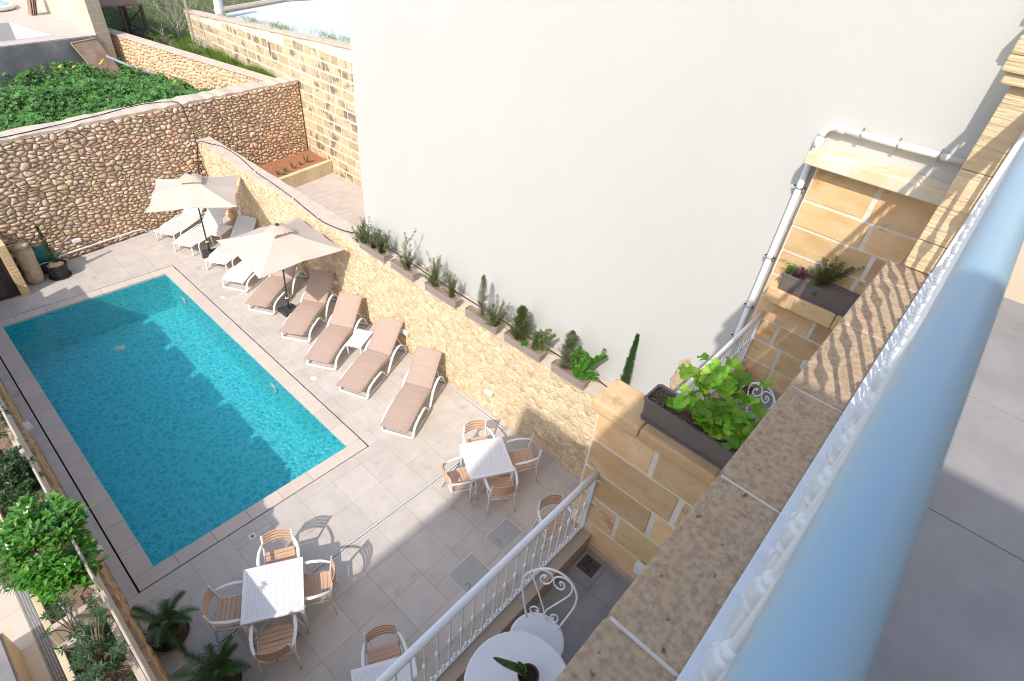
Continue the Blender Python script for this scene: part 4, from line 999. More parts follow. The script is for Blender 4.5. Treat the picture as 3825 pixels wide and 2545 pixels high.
def sling_lounger():
    t = thing('sun_lounger', '', 'sun lounger')
    hs, hb = [(0, .30), (1.1, .32)], [(1.1, .32), (1.72, .80)]
    for s in (-1, 1):
        m = MB(); m.tube(smoothpath([(.0, s * .29, .295), (.3, s * .29, .30), (1.1, s * .29, .315), (1.5, s * .29, .30), (1.62, s * .29, .25)], 3), .02, 8, ry=.8, up=(0, 1, 0)); obj('side_rail', m, M_whitep, t, smooth=True)
        m = MB(); m.tube(smoothpath([(.04, s * .285, .29), (.03, s * .288, .22), (.02, s * .295, 0)], 3), .021, 8, up=(0, 1, 0)); obj('leg', m, M_whitep, t, smooth=True)
        m = MB(); m.tube(smoothpath([(.34, s * .335, .30), (.27, s * .335, .285), (.235, s * .335, .2), (.23, s * .335, 0)], 3), .02, 8, up=(0, 1, 0)); 
        m.tube([(.34, s * .335, .30), (1.05, s * .335, .34), (1.3, s * .335, .30)], .018, 8, up=(0, 1, 0)); obj('arm_leg', m, M_whitep, t, smooth=True)
        m = MB(); m.tube(smoothpath([(1.3, s * .335, .30), (1.42, s * .335, .2), (1.45, s * .335, 0)], 3), .02, 8, up=(0, 1, 0)); obj('rear_leg', m, M_whitep, t, smooth=True)
        m = MB(); m.tube([(1.1, s * .275, .33), (1.72, s * .275, .81)], .017, 8, up=(0, 1, 0)); obj('back_rail', m, M_whitep, t, smooth=True)
        m = MB(); m.tube([(1.45, s * .2, .59), (1.40, s * .2, .31)], .011, 6); obj('back_prop', m, M_whitep, t, smooth=True)
    def sheet(P, name, z):
        m = MB(); path = [((a, 0, b + z), (0, 1, 0), (0, 0, 1)) for a, b in P]
        m.sweep(path, [(-.275, 0), (.275, 0), (.275, .007), (-.275, .007)]); obj(name, m, M_whitemesh, t)
    sheet([(0, .31), (.35, .306), (.7, .304), (1.09, .33)], 'seat_sling', 0); sheet([(1.10, .337), (1.4, .565), (1.72, .81)], 'back_sling', 0)
    m = MB(); m.tube([(-.01, -.29, .31), (-.01, .29, .31)], .018, 8); obj('foot_bar', m, M_whitep, t, smooth=True)
    m = MB(); m.tube([(1.73, -.275, .815), (1.73, .275, .815)], .017, 8); obj('head_bar', m, M_whitep, t, smooth=True)
    return t
LG = 'sun loungers along the rubble wall'
L5 = resin_lounger(); index_kids()
lst = [(4.465, 6.195, 27.3, 'taupe cushioned lounger nearest the square tables'), (4.49, 7.69, 22.8, 'taupe cushioned lounger on the table side of the small white slatted table'),
       (4.485, 8.875, 30.5, 'taupe cushioned lounger on the umbrella side of the small white slatted table'), (4.585, 10.08, 33, 'taupe cushioned lounger with a pointed umbrella shadow on its headrest'),
       (4.55, 11.575, 31, 'taupe cushioned lounger partly hidden by the nearer umbrella canopy')]
for i, (x, y, a, lab) in enumerate(lst):
    o = L5 if i == 0 else copy_tree(L5); o.location = (x, y, 0); o.rotation_euler = (0, 0, R(a)); o['label'] = lab; o['group'] = LG
o = resin_lounger(False); o.location = (4.545, 12.885, 0); o.rotation_euler = (0, 0, R(30.2)); o['label'] = 'white slatted resin lounger without a cushion under the nearer umbrella'; o['group'] = LG
W0 = sling_lounger(); index_kids()
for i, (x, y, a, lab) in enumerate([(4.27, 16.285, 28, 'white mesh lounger farthest away, against the brown rubble wall'), (4.365, 15.375, 26, 'white mesh lounger behind the pole of the farther umbrella'), (4.61, 13.965, 31, 'white mesh lounger between the two umbrella bases')]):
    o = W0 if i == 0 else copy_tree(W0); o.location = (x, y, 0); o.rotation_euler = (0, 0, R(a)); o['label'] = lab; o['group'] = LG
def small_table():
    t = thing('side_table', '', 'side table')
    for k in range(4): m = MB(); m.box(-.30, -.19 + .096 * k + .002, .375, .30, -.19 + .096 * k + .090, .39); obj('slat', m, M_whitep, t, bevel=.003)
    m = MB(); m.box(-.295, -.185, .34, .295, -.165, .374); m.box(-.295, .165, .34, .295, .185, .374); m.box(-.295, -.164, .34, -.275, .164, .374); m.box(.275, -.164, .34, .295, .164, .374); obj('apron', m, M_whitep, t)
    for sx in (-1, 1):
        for sy in (-1, 1): m = MB(); m.tube([(sx * .27, sy * .165, .373), (sx * .265, sy * .165, .2), (sx * .25, sy * .165, 0)], [.024, .018, .014], 6); obj('leg', m, M_whitep, t)
    return t
ST = small_table(); index_kids()
ST.location = (5.47, 8.79, 0); ST.rotation_euler = (0, 0, R(27)); ST['label'] = 'small white slatted side table between two taupe loungers'; ST['group'] = 'side tables between loungers'
copy_tree(ST, (5.485, 15.40, 0), R(29.6), 'small white slatted side table shaded by the farther umbrella', group='side tables between loungers')

# ---- umbrellas ---------------------------------------------------------------------
def umbrella(label, base, cx, cy, ang, corner_z, tilt=(0, 0)):
    t = thing('garden_umbrella', label, 'umbrella', (0, 0, 0), group='cream umbrellas over the loungers')
    bx, by = base; c, s = math.cos(ang), math.sin(ang)
    def W(x, y): return (cx + x * c - y * s, cy + x * s + y * c)
    h = 1.0; zc = corner_z; za = zc + .42; apex = Vector((cx, cy, za))
    rimn = []
    for k in range(8):
        a = k * math.pi / 4 + math.pi / 4
        if k % 2 == 0: q = (h * math.copysign(1, math.cos(a)), h * math.copysign(1, math.sin(a)))
        else: q = (round(math.cos(a)) * h * .955, round(math.sin(a)) * h * .955)
        w = W(*q); tz = zc + (.035 if k % 2 else 0); rimn.append(Vector((w[0], w[1], tz + tilt[0] * q[0] + tilt[1] * q[1])))
    for k in range(8):
        a, b = rimn[k], rimn[(k + 1) % 8]; m = MB(); G = 6; vs = []
        for i in range(G + 1):
            f = .17 + (1 - .17) * i / G
            for j in range(4):
                q = a.lerp(b, j / 3); p = apex.lerp(q, f); sag = .035 * math.sin(math.pi * f) + .03 * math.sin(math.pi * j / 3) * f * f
                if i == G: p = p + (Vector((cx, cy, p.z)) - p) * .035 * math.sin(math.pi * j / 3)
                vs.append(p - Z * sag)
        fs = [(i * 4 + j, i * 4 + j + 1, (i + 1) * 4 + j + 1, (i + 1) * 4 + j) for i in range(G) for j in range(3)]
        m.add(vs, fs); obj('canopy_panel', m, M_canopy, t, smooth=True)
        e = MB(); e.tube([vs[G * 4 + j] for j in range(4)], .006, 4); obj('hem', e, M_canopy, t)
        r = MB(); r.tube([apex - Z * .07, apex.lerp(a, .5) - Z * .075, a - Z * .03], .008, 5); obj('rib', r, M_grey, t)
    v = MB(); rg = rng(int(cx * 10)); n = 16; vs = [apex + Z * .075]
    for ri, (rr, dz) in enumerate(((.08, .065), (.19, .02), (.30, -.045))):
        for k in range(n):
            a = 2 * math.pi * k / n; sq = rr / max(abs(math.cos(a)), abs(math.sin(a))) * .82 if ri == 2 else rr
            w = W(sq * math.cos(a), sq * math.sin(a)); vs.append(Vector((w[0], w[1], za + dz + rg.uniform(-.012, .012) * ri - (sq - rr) * .3)))
    fs = [(0, 1 + k, 1 + (k + 1) % n) for k in range(n)]
    for i in range(2): fs += [(1 + i * n + k, 1 + (i + 1) * n + k, 1 + (i + 1) * n + (k + 1) % n, 1 + i * n + (k + 1) % n) for k in range(n)]
    v.add(vs, fs); obj('vent_cap', v, M_canopyv, t, smooth=True)
    m = MB(); m.lathe([(.035, 0), (.04, .02), (.028, .05), (.01, .06)], (cx, cy, za + .065), 12); obj('finial', m, M_dark, t, smooth=True)
    m = MB(); m.tube([(bx, by, .1), (cx, cy, za + .05)], .019, 10); obj('pole', m, M_grey, t, smooth=True)
    m = MB(); d = Vector((cx - bx, cy - by, za)).normalized(); p = Vector((bx, by, .09)); m.tube([p, p + d * .30], .031, 12); m.tube([p + d * .30, p + d * .33], .042, 12); obj('socket', m, M_dark, t, smooth=True)
    m = MB(); m.tube([p + d * .33, p + d * .345], .043, 14); obj('collar', m, M_whitep, t)
    m = MB(); bb = [(-.19, -.19), (.19, -.19), (.19, .19), (-.19, .19)]; ca, sa = math.cos(ang + .05), math.sin(ang + .05)
    q = [(bx + x * ca - y * sa, by + x * sa + y * ca) for x, y in bb]; m.prism(q, .0, .085); obj('base_block', m, M_dark, t, bevel=.015)
    m = MB(); m.lathe([(.07, 0), (.05, .03)], (bx, by, .085), 14); obj('base_hub', m, M_dark, t, smooth=True)
    return t
umbrella('nearer cream square umbrella over the taupe loungers', (5.07, 11.2), 5.09, 10.98, R(-2), 1.95)
umbrella('farther cream square umbrella over the white mesh loungers', (4.88, 14.95), 4.84, 14.66, R(-28), 1.95)

# ---- bistro sets on the lower balconies ----------------------------------------------
ARCH = [(0.0, 0.0), (-0.043, 0.155), (-0.08, 0.302), (-0.087, 0.424), (-0.047, 0.506), (0.02, 0.57), (0.079, 0.6), (0.149, 0.602), (0.211, 0.58), (0.265, 0.532), (0.31, 0.453), (0.324, 0.385), (0.32, 0.295), (0.292, 0.169), (0.252, 0)]
SC1 = [(0.057, 0.492), (0.068, 0.517), (0.052, 0.518), (0.034, 0.489), (0.037, 0.454), (0.064, 0.435), (0.094, 0.447), (0.116, 0.487), (0.114, 0.533), (0.092, 0.563), (0.053, 0.569), (0.016, 0.558), (-0.014, 0.524), (-0.021, 0.469), (-0.002, 0.413), (0.045, 0.314), (0.09, 0.211), (0.118, 0.138), (0.12, 0.087), (0.089, 0.064), (0.048, 0.065), (0.02, 0.089), (0.014, 0.122), (0.04, 0.152), (0.072, 0.145), (0.077, 0.118), (0.055, 0.117)]
SC2 = [(0.19, 0.476), (0.176, 0.497), (0.182, 0.514), (0.207, 0.504), (0.216, 0.472), (0.2, 0.439), (0.167, 0.44), (0.136, 0.47), (0.129, 0.522), (0.152, 0.553), (0.189, 0.564), (0.235, 0.552), (0.266, 0.513), (0.274, 0.454), (0.26, 0.397), (0.203, 0.291), (0.143, 0.182), (0.128, 0.133), (0.141, 0.079), (0.182, 0.046), (0.214, 0.055), (0.233, 0.098), (0.225, 0.139), (0.196, 0.148), (0.177, 0.126), (0.181, 0.106), (0.205, 0.110)]
def iron_chair(label, loc, rz):
    t = thing('bistro_chair', label, 'chair', loc, rz, group='white iron bistro chairs on the balconies')     # back towards +x
    def P(a, b): return (.135 + b * .174, .125 - a, .452 + b * .985)
    for nm, cv, r in (('arched_frame', ARCH, .0085), ('heart_scroll', SC1, .0065), ('heart_scroll', SC2, .0065)):
        m = MB(); m.tube(smoothpath([P(*q) for q in cv], 3), r, 8); obj(nm, m, M_white, t, smooth=True)
    m = MB(); m.lathe([(0, .44), (.195, .44), (.21, .446), (.21, .452), (.196, .458), (0, .456)], n=32); obj('round_seat', m, M_white, t, smooth=False)
    for k in range(4):
        a = math.pi / 4 + k * math.pi / 2; c, s = math.cos(a), math.sin(a)
        m = MB(); m.tube(smoothpath([(c * .17, s * .17, .44), (c * .20, s * .20, .25), (c * .235, s * .235, 0)], 3), .008, 6); obj('leg', m, M_white, t, smooth=True)
    m = MB(); ring0 = [(.195 * math.cos(2 * math.pi * k / 20), .195 * math.sin(2 * math.pi * k / 20), .2) for k in range(20)]; m.tube(ring0, .006, 6, closed=True); obj('leg_ring', m, M_white, t, smooth=True)
    return t
iron_chair('white iron bistro chair with heart scroll back beside the round plant table', (1.765, .86, 3.70), math.atan2(.39, .92))
iron_chair('white iron bistro chair with scroll back half hidden by the geranium', (4.92, .72, 3.70), R(-12))
def round_table(label, x, y, r=.364):
    t = thing('round_table', label, 'table', (x, y, 3.70), group='round white balcony tables')
    m = MB(); m.lathe([(0, .705), (r - .012, .705), (r, .711), (r, .716), (r - .01, .722), (0, .720)], n=56); obj('round_top', m, M_white, t)
    m = MB(); m.lathe([(.018, .06), (.016, .7)], n=10); obj('stem', m, M_white, t, smooth=True)
    for k in range(3):
        a = k * 2.094 + .4; m = MB(); m.tube(smoothpath([(0, 0, .25), (math.cos(a) * .12, math.sin(a) * .12, .16), (math.cos(a) * .26, math.sin(a) * .26, 0)], 3), .01, 6); obj('foot', m, M_white, t, smooth=True)
    return t
round_table('round white table with the potted snake plant at the bottom edge', 1.34, .70)
round_table('round white table glimpsed behind the geranium leaves', 4.56, .70, .34)
pt = thing('flower_pot', 'small purple-brown pot on the round white table', 'pot', (1.395, .675, 4.4225))
m = MB(); m.lathe([(.05, 0), (.068, .125), (.072, .13), (.072, .142), (.066, .142), (.062, .122), (0, .12)], n=28); obj('pot_body', m, M_terrapot, pt, smooth=False)
m = MB(); m.lathe([(0, .118), (.061, .124)], n=20); obj('potting_soil', m, mat('dark_soil', (.012, .009, .008), (.03, .02, .016), scale=90, rough=.95, bump=1, bscale=90, spots=((.5, .48, .45), 120, .70)), pt)
sp = thing('snake_plant', 'small snake plant with yellow-edged leaves in the purple-brown pot', 'plant', (1.395, .675, 4.545))
def blade(P, w, name, parent):
    m = MB(); pts = smoothpath(P, 5); k = len(pts); vs = []; e = MB(); ve = []
    for i, p in enumerate(pts):
        f = i / (k - 1); ww = w * (math.sin(math.pi * min(1, .18 + f * .82)) ** .7) * (1 if f < .97 else .2)
        d = (pts[min(i + 1, k - 1)] - pts[max(i - 1, 0)]).normalized(); sd = d.cross(Vector((.3, -.4, .9))).normalized(); up = sd.cross(d)
        vs += [p - sd * ww * .84 + up * ww * .25, p, p + sd * ww * .84 + up * ww * .25]; ve += [p - sd * ww + up * ww * .33, p - sd * ww * .84 + up * ww * .252, p + sd * ww * .84 + up * ww * .252, p + sd * ww + up * ww * .33]
    fs = [(i * 3 + j, i * 3 + j + 1, i * 3 + j + 4, i * 3 + j + 3) for i in range(k - 1) for j in range(2)]
    m.add(vs, fs); o = obj(name, m, M_snake, parent, smooth=True)
    e.add(ve, [(i * 4 + j, i * 4 + j + 1, i * 4 + j + 5, i * 4 + j + 4) for i in range(k - 1) for j in (0, 2)]); obj('yellow_edge', e, M_snakee, o, smooth=True)
blade([(0, .01, -.01), (-.03, .06, .05), (-.09, .14, .11), (-.13, .21, .15)], .030, 'leaf', sp)
blade([(.0, .02, -.01), (-.005, .05, .05), (-.02, .09, .10)], .022, 'leaf', sp)
blade([(-.01, .0, -.01), (-.03, .01, .03), (-.055, -.005, .07)], .013, 'leaf', sp)

# ---- drainpipe -------------------------------------------------------------------------
t = thing('drainpipe', 'white drainpipe turning over the sandstone wall and running down the cream house wall', 'pipe')
m = MB(); px = 6.605
m.tube([(px, .22, 6.955), (px, 1.37, 6.955)], .034, 16); m.tube([(px, 1.47, 6.85), (px, 1.47, 3.95), (px, 1.47, .1)], .034, 16); obj('pipe_run', m, M_pvc, t, smooth=True)
m = MB(); m.tube([(px, 1.36 + .11 * math.sin(a * math.pi / 16), 6.955 - .11 * (1 - math.cos(a * math.pi / 16))) for a in range(9)], .037, 16); m.tube([(px, 1.27, 6.955), (px, 1.36, 6.955)], .043, 16); m.tube([(px, 1.47, 6.82), (px, 1.47, 6.72)], .043, 16); obj('elbow', m, M_pvc, t, smooth=True)
for zz in (6.28, 5.40, 4.68, 4.18):
    m = MB(); m.tube([(px + .046 * math.cos(a * math.pi / 8), 1.47 + .046 * math.sin(a * math.pi / 8), zz) for a in range(16)], .006, 6, closed=True, ry=1.6); c = obj('clamp', m, M_steel, t, smooth=True)
    m = MB(); m.box(px - .006, 1.405, zz - .008, px + .006, 1.535, zz + .008); m.box(px, 1.465, zz - .006, 6.68, 1.475, zz + .006); obj('clamp_screw', m, M_slot, c)
for yy in (1.12, .78, .42):
    m = MB(); m.tube([(px + .046 * math.cos(a * math.pi / 8), yy, 6.955 + .046 * math.sin(a * math.pi / 8)) for a in range(16)], .006, 6, closed=True); c = obj('clamp', m, M_steel, t, smooth=True)
    m = MB(); m.box(px - .006, yy - .008, 6.89, px + .006, yy + .008, 7.02); obj('clamp_screw', m, M_steel, c)
def wall_light(label, x, y, z, nx):
    t = thing('wall_light', label, 'lamp', (x, y, z))
    if abs(nx[1]) > .5: m = MB(); m.prism([(-.1, -.01), (-.1, -.085), (.1, -.085), (.1, -.01)], -.045, .045)
    else: m = MB(); s = nx[0]; m.box(*(sorted((0.0, s * .075))[0], -.1, -.045), *(sorted((0.0, s * .075))[1], .1, .045))
    obj('lamp_body', m, M_pvc, t, bevel=.012)
    m = MB()
    if abs(nx[1]) > .5: m.box(-.07, -.084, -.048, .07, -.02, -.0455)
    else: s = nx[0]; a, b = sorted((s * .01, s * .07)); m.box(a, -.07, -.048, b, .07, -.0455)
    obj('lens', m, M_plate, t)
for y, lab in ((5.4, 'small white wall light on the sunlit rubble wall nearest the square tables'), (8.06, 'small white wall light behind the lounger by the small table'), (10.82, 'small white wall light in the shade of the nearer umbrella'), (15.6, 'small white wall light in the shade of the farther umbrella')):
    wall_light(lab, 6.24, y, .60, (-1, 0))
wall_light('small white wall light low on the tall brown rubble wall', 2.39, 16.96, .45, (0, -1))
for y, lab in ((6.95, 'round white wall light on the low orange rubble wall beside the nearest pool deck'), (10.3, 'round white wall light on the low orange wall farther along the pool')):
    t = thing('wall_light', lab, 'lamp', (-.37, y, .55)); m = MB(); m.tube([(-.02, 0, 0), (.07, 0, 0)], .1, 18); obj('lamp_body', m, M_pvc, t, smooth=False)
    m = MB(); m.tube([(.07, 0, 0), (.085, 0, 0)], .08, 18); obj('lens', m, M_plate, t)
for (x, y, z, lab) in ((2.93, .62, 4.03, 'white covered socket box on the shaded sandstone wall by the bistro chair'), (6.48, .55, 4.35, 'white covered socket box on the far balcony wall')):
    t = thing('socket_box', lab, 'socket', (x, y, z)); m = MB(); m.box(-.05, -.05, -.07, .0, .05, .07); obj('box_body', m, M_pvc, t, bevel=.01); m = MB(); m.box(-.062, -.052, .0, -.0505, .052, .072); obj('flap', m, M_pvc, t, bevel=.008)
# ---- deck details --------------------------------------------------------------------------
def drain(label, x0, y0, x1, y1, along):
    t = thing('drain_channel', label, 'drain', (0, 0, 0)); m = MB(); m.box(x0, y0, -.06, x1, y1, -.011); obj('channel', m, M_slot, t)
    m = MB(); w = .024
    if along == 'x':
        m.box(x0, y0 + .002, -.0105, x1, y0 + w, .001); m.box(x0, y1 - w, -.0105, x1, y1 - .002, .001); k = x0
        while k < x1: m.box(k, y0 + w + .0005, -.008, k + .016, y1 - w - .0005, .0005); k += .031
    else:
        m.box(x0 + .002, y0, -.0105, x0 + w, y1, .001); m.box(x1 - w, y0, -.0105, x1 - .002, y1, .001); k = y0
        while k < y1: m.box(x0 + w + .0005, k, -.008, x1 - w - .0005, k + .016, .0005); k += .031
    obj('slotted_grate', m, M_grate, t, stuff=True)
drain('white slotted drain crossing the patio between the pool and the house', .05, 4.802, 6.118, 4.893, 'x')
drain('white slotted drain along the foot of the yellow rubble wall', 6.122, 4.897, 6.213, 17.3, 'y')
def hatch(label, x0, y0, x1, y1):
    t = thing('inspection_cover', label, 'cover', (0, 0, 0)); m = MB(); m.box(x0 + .004, y0 + .004, -.02, x1 - .004, y1 - .004, .001); obj('lid', m, M_hatch, t)
    m = MB()
    for (a, b, c, d) in ((x0, y0, x1, y0 + .012), (x0, y1 - .012, x1, y1), (x0, y0 + .013, x0 + .012, y1 - .013), (x1 - .012, y0 + .013, x1, y1 - .013)): m.box(a, b, .0012, c, d, .003)
    obj('frame', m, M_plate, t); m = MB(); hx, hy = x0 + .06, y0 + .12
    m.tube([(hx, hy, .004), (hx + .05, hy, .004), (hx + .05, hy + .03, .004), (hx + .08, hy + .03, .004), (hx + .08, hy + .1, .004), (hx + .02, hy + .1, .004)], .003, 4); obj('lifting_loop', m, M_slot, t)
hatch('square pale inspection cover in the shaded patio nearer the bottom edge', 3.20, 2.81, 3.755, 3.355)
hatch('square pale inspection cover behind the near railing, by the lone armchair', 4.10, 3.0, 4.66, 3.40)
for (x0, y0, x1, y1, lab, blue) in ((1.345, 6.01, 1.47, 6.135, 'cream square plate with a blue cap at the near pool edge', 1), (4.12, 12.7, 4.22, 12.83, 'cream square deck plate near the umbrella', 0), (4.12, 8.62, 4.24, 8.76, 'cream square deck plate before the taupe loungers', 0)):
    t = thing('deck_plate', lab, 'plate', (0, 0, 0)); m = MB(); m.box(x0 + .002, y0 + .002, -.02, x1 - .002, y1 - .002, .002); obj('plate', m, M_plate, t)
    m = MB(); m.lathe([(.026, 0), (.02, .004)], ((x0 + x1) / 2, (y0 + y1) / 2, .0022), 16); obj('cap', m, M_bluecup if blue else M_plate, t)
def cable(name, label, pts, r=.011, m_=None, n=5, cat='cable', clips=()):
    t = thing(name, label, cat); m = MB(); m.tube(smoothpath(pts, n), r, 6); obj('cable_run', m, m_ or M_cable, t, smooth=True)
    for c in clips: m = MB(); m.box(c[0] - .02, c[1] - .02, c[2] - .012, c[0] + .02, c[1] + .02, c[2] + .018); obj('clip', m, M_pvc, t)
    return t
cable('hose', 'thin black cable along the top of the tall brown wall, hanging down at its corner', [(-.6, 16.62, 3.22), (1.86, 17.02, 3.22), (2.81, 17.22, 3.225), (3.9, 17.50, 3.23), (5.15, 17.92, 3.23), (5.88, 17.80, 3.23), (6.06, 17.58, 3.2), (6.12, 17.52, 2.9), (6.2, 17.54, 2.4), (6.19, 17.53, 1.95), (6.08, 17.5, 1.5), (6.0, 17.49, 1.0), (6.02, 17.49, .6)])
cable('hose', 'thin black irrigation hose looping over the yellow rubble wall to the planters', [(6.0, 17.47, .9), (6.05, 17.45, 1.4), (6.12, 17.40, 1.9), (6.2, 17.25, 2.22), (6.38, 17.05, 2.19), (6.57, 16.57, 2.18), (6.56, 15.64, 2.18), (6.42, 14.53, 2.18), (6.38, 13.44, 2.18), (6.33, 12.48, 2.18), (6.24, 11.63, 2.18), (6.20, 10.98, 2.18), (6.3, 10.3, 2.2), (6.40, 9.7, 2.3), (6.40, 8.5, 2.38), (6.38, 7.5, 2.36), (6.38, 6.2, 2.36), (6.38, 5, 2.36), (6.38, 4, 2.36), (6.38, 3.2, 2.36), (6.4, 2.4, 2.2)], clips=[(6.42, 14.53, 2.18), (6.33, 12.48, 2.18), (6.22, 11.2, 2.18)])
cable('hose', 'loose black cable coil hanging in the wall corner behind the farther umbrella', [(6.10, 17.47, 1.95), (6.16, 17.46, 1.5), (6.22, 17.40, 1.25), (6.20, 17.38, 1.0), (6.12, 17.42, 1.1), (6.08, 17.46, 1.6)])
cable('foot_pipe', 'pale pipe fixed low along the tall brown rubble wall', [(1.7, farwall_y(1.7) - .1, .20), (2.8, farwall_y(2.8) - .1, .19), (3.9, farwall_y(3.9) - .1, .16), (4.1, farwall_y(4.1) - .1, .04)], .022, M_pvc, cat='pipe')
t = thing('drain_channel', 'white slotted drain at the foot of the tall brown rubble wall', 'drain')
m = MB(); k = 1.5
while k < 5.9: y = farwall_y(k) - .22; m.prism([(k, y), (k + .016, y + .003), (k + .001, y + .095), (k - .015, y + .092)], .002, .006); k += .031
obj('slotted_grate', m, M_grate, t, stuff=True)
m = MB(); m.prism([(1.5, farwall_y(1.5) - .235), (5.95, farwall_y(5.95) - .235), (5.95, farwall_y(5.95) - .115), (1.5, farwall_y(1.5) - .115)], .0006, .0018); obj('channel', m, M_hatch, t)
# ---- things by the pump room ------------------------------------------------------------------
def blob(m, c, r, sc=(1, 1, 1), seed=0, amp=.18, n=12, k=8, t=.5):
    vs = []
    for i in range(k + 1):
        ph = math.pi * i / k
        for j in range(n):
            th = 2 * math.pi * j / n; d = Vector((math.sin(ph) * math.cos(th), math.sin(ph) * math.sin(th), math.cos(ph)))
            q = 1 + amp * noise.noise(d * 1.7 + Vector((seed, seed * 2.1, 0))) * 2; vs.append((c[0] + d.x * r * sc[0] * q, c[1] + d.y * r * sc[1] * q, c[2] + d.z * r * sc[2] * q))
    fs = [(i * n + j, (i + 1) * n + j, (i + 1) * n + (j + 1) % n, i * n + (j + 1) % n) for i in range(k) for j in range(n)]
    m.add(vs, fs, t)
t = thing('stone_block', 'large weathered stone standing upright beside the pump room', 'boulder')
m = MB(); vs = []; rg = rng(12)
for i in range(8):
    z = .92 * i / 7; ins = .02 + .05 * (i in (0,)) + (.06 if i == 7 else 0); lean = .06 * z
    for (x, y) in ((-.15, -.18), (.02, -.21), (.17, -.16), (.2, .05), (.17, .2), (-.03, .22), (-.17, .17), (-.19, 0)):
        vs.append((1.17 + x * (1 - ins * 3) + rg.uniform(-.015, .015) + lean, 16.28 + y * (1 - ins * 3) * 1.1 + rg.uniform(-.015, .015) + lean * .3, z))
fs = [(i * 8 + j, i * 8 + (j + 1) % 8, (i + 1) * 8 + (j + 1) % 8, (i + 1) * 8 + j) for i in range(7) for j in range(8)] + [tuple(range(7, -1, -1)), tuple(56 + j for j in range(8))]
m.add(vs, fs); obj('stone_body', m, M_boulder, t, smooth=True)
m = MB(); blob(m, (1.22, 16.22, .99), .13, (1.1, .9, .65), 4, .25); o = obj('loose_stone', m, M_boulder, smooth=True); tag(o, 'rough loose stone lying on top of the upright stone block', 'stone')
t = thing('folded_cover', 'dark teal and burgundy vinyl cover heaped behind the black pot', 'cover')
m = MB(); blob(m, (1.5, 16.62, .33), .30, (1.1, .55, 1.1), 9, .15); obj('vinyl_cover', m, M_teal, t, smooth=True)
m = MB(); blob(m, (1.56, 16.58, .10), .26, (1.2, .6, .38), 5, .1); obj('burgundy_trim', m, M_burg, t, smooth=True)
m = MB(); m.tube(smoothpath([(1.35, 16.42, .3), (1.5, 16.36, .36), (1.72, 16.42, .28)], 4), .012, 6); obj('white_piping', m, M_pvc, t)
t = thing('black_pot', 'large black plastic pot with the small cypress in the far left corner', 'pot', (1.66, 16.18, 0))
m = MB(); m.lathe([(.19, 0), (.245, .012), (.245, .03), (.20, .034), (.225, .31), (.245, .315), (.245, .345), (.225, .345), (.21, .29), (0, .28)], n=28); obj('pot_body', m, M_blackpot, t)
m = MB(); blob(m, (.0, -.02, .33), .15, (1.15, .8, .45), 2, .3); o = obj('pale_rock', m, M_boulder, smooth=True); o.location = (1.66, 16.18, 0); tag(o, 'pale rough rock lying on the soil of the black pot', 'stone')
# ---- pots of the two cycads ---------------------------------------------------------------------
def cyc_pot(label, x, y, r):
    t = thing('plant_pot', label, 'pot', (x, y, 0), group='brown pots of the cycads')
    m = MB(); m.lathe([(r * .8, .02), (r * .98, .26), (r * 1.03, .27), (r * 1.03, .30), (r * .95, .30), (r * .92, .25), (0, .245)], n=30); obj('pot_body', m, M_brownpot, t)
    m = MB(); m.lathe([(0, 0), (r * 1.05, 0), (r * 1.22, .035), (r * 1.18, .035), (r * 1.0, .012), (0, .012)], n=30); obj('saucer', m, M_brownpot, t)
    m = MB(); m.lathe([(0, .255), (r * .9, .26)], n=20); obj('potting_soil', m, M_soil, t)
cyc_pot('brown round pot in its saucer under the farther cycad', -.13, 5.42, .20)
cyc_pot('brown round pot under the nearer cycad at the bottom edge', .075, 4.33, .20)
def frond(parent, base, az, L, rise, droop, m_, seed, leafL=.135, name='frond', n=34):
    rg = rng(seed); d = Vector((math.cos(az), math.sin(az), 0)); P = []
    for i in range(9):
        f = i / 8; P.append(Vector(base) + d * (L * f * (1 - .12 * f)) * .78 + Z * (rise * f - droop * f * f))
    pts = smoothpath(P, 4); mb = MB(); mb.tube(pts, [.006 * (1 - .8 * i / (len(pts) - 1)) + .001 for i in range(len(pts))], 4, t=.8)
    for i in range(n):
        f = .14 + .86 * i / n; k = f * (len(pts) - 1); a = int(k); p = pts[a].lerp(pts[min(a + 1, len(pts) - 1)], k - a)
        tg = (pts[min(a + 1, len(pts) - 1)] - pts[a - 1 if a else 0]).normalized(); sd = tg.cross(Z).normalized(); l = leafL * math.sin(math.pi * min(1, .22 + f * .75)) ** .6
        for s in (-1, 1):
            dd = (sd * s * .85 + tg * (.45 + .5 * f) + Z * .30 + Vector((rg.uniform(-.05, .05),) * 3)).normalized(); q = p + dd * l
            w = tg * .0078; mb.add([p - w, p + w, q], [(0, 1, 2)], rg.random())
    obj(name, mb, m_, parent)
def cycad(label, x, y, z, n, L, seed, aim):
    t = thing('cycad', label, 'cycad', (x, y, z), group='potted cycads at the patio edge'); rg = rng(seed)
    m = MB(); m.lathe([(.05, -.05), (.07, .02), (.06, .07), (.02, .10)], n=12); obj('trunk', m, M_bark, t)
    for k in range(n):
        az = aim + 2 * math.pi * k / n + rg.uniform(-.2, .2); low = k % 3 == 2
        frond(t, (0, 0, .06), az, L * rg.uniform(.8, 1.1), .15 if low else rg.uniform(.35, .6), rg.uniform(.25, .45) if low else rg.uniform(.2, .35), M_cyc, seed * 50 + k)
cycad('potted cycad with upright feathery fronds beside the near left pool corner', -.13, 5.42, .26, 12, .62, 3, .5)
cycad('potted cycad with spreading dark fronds at the bottom edge left of the tables', .075, 4.33, .26, 15, .58, 4, .2)

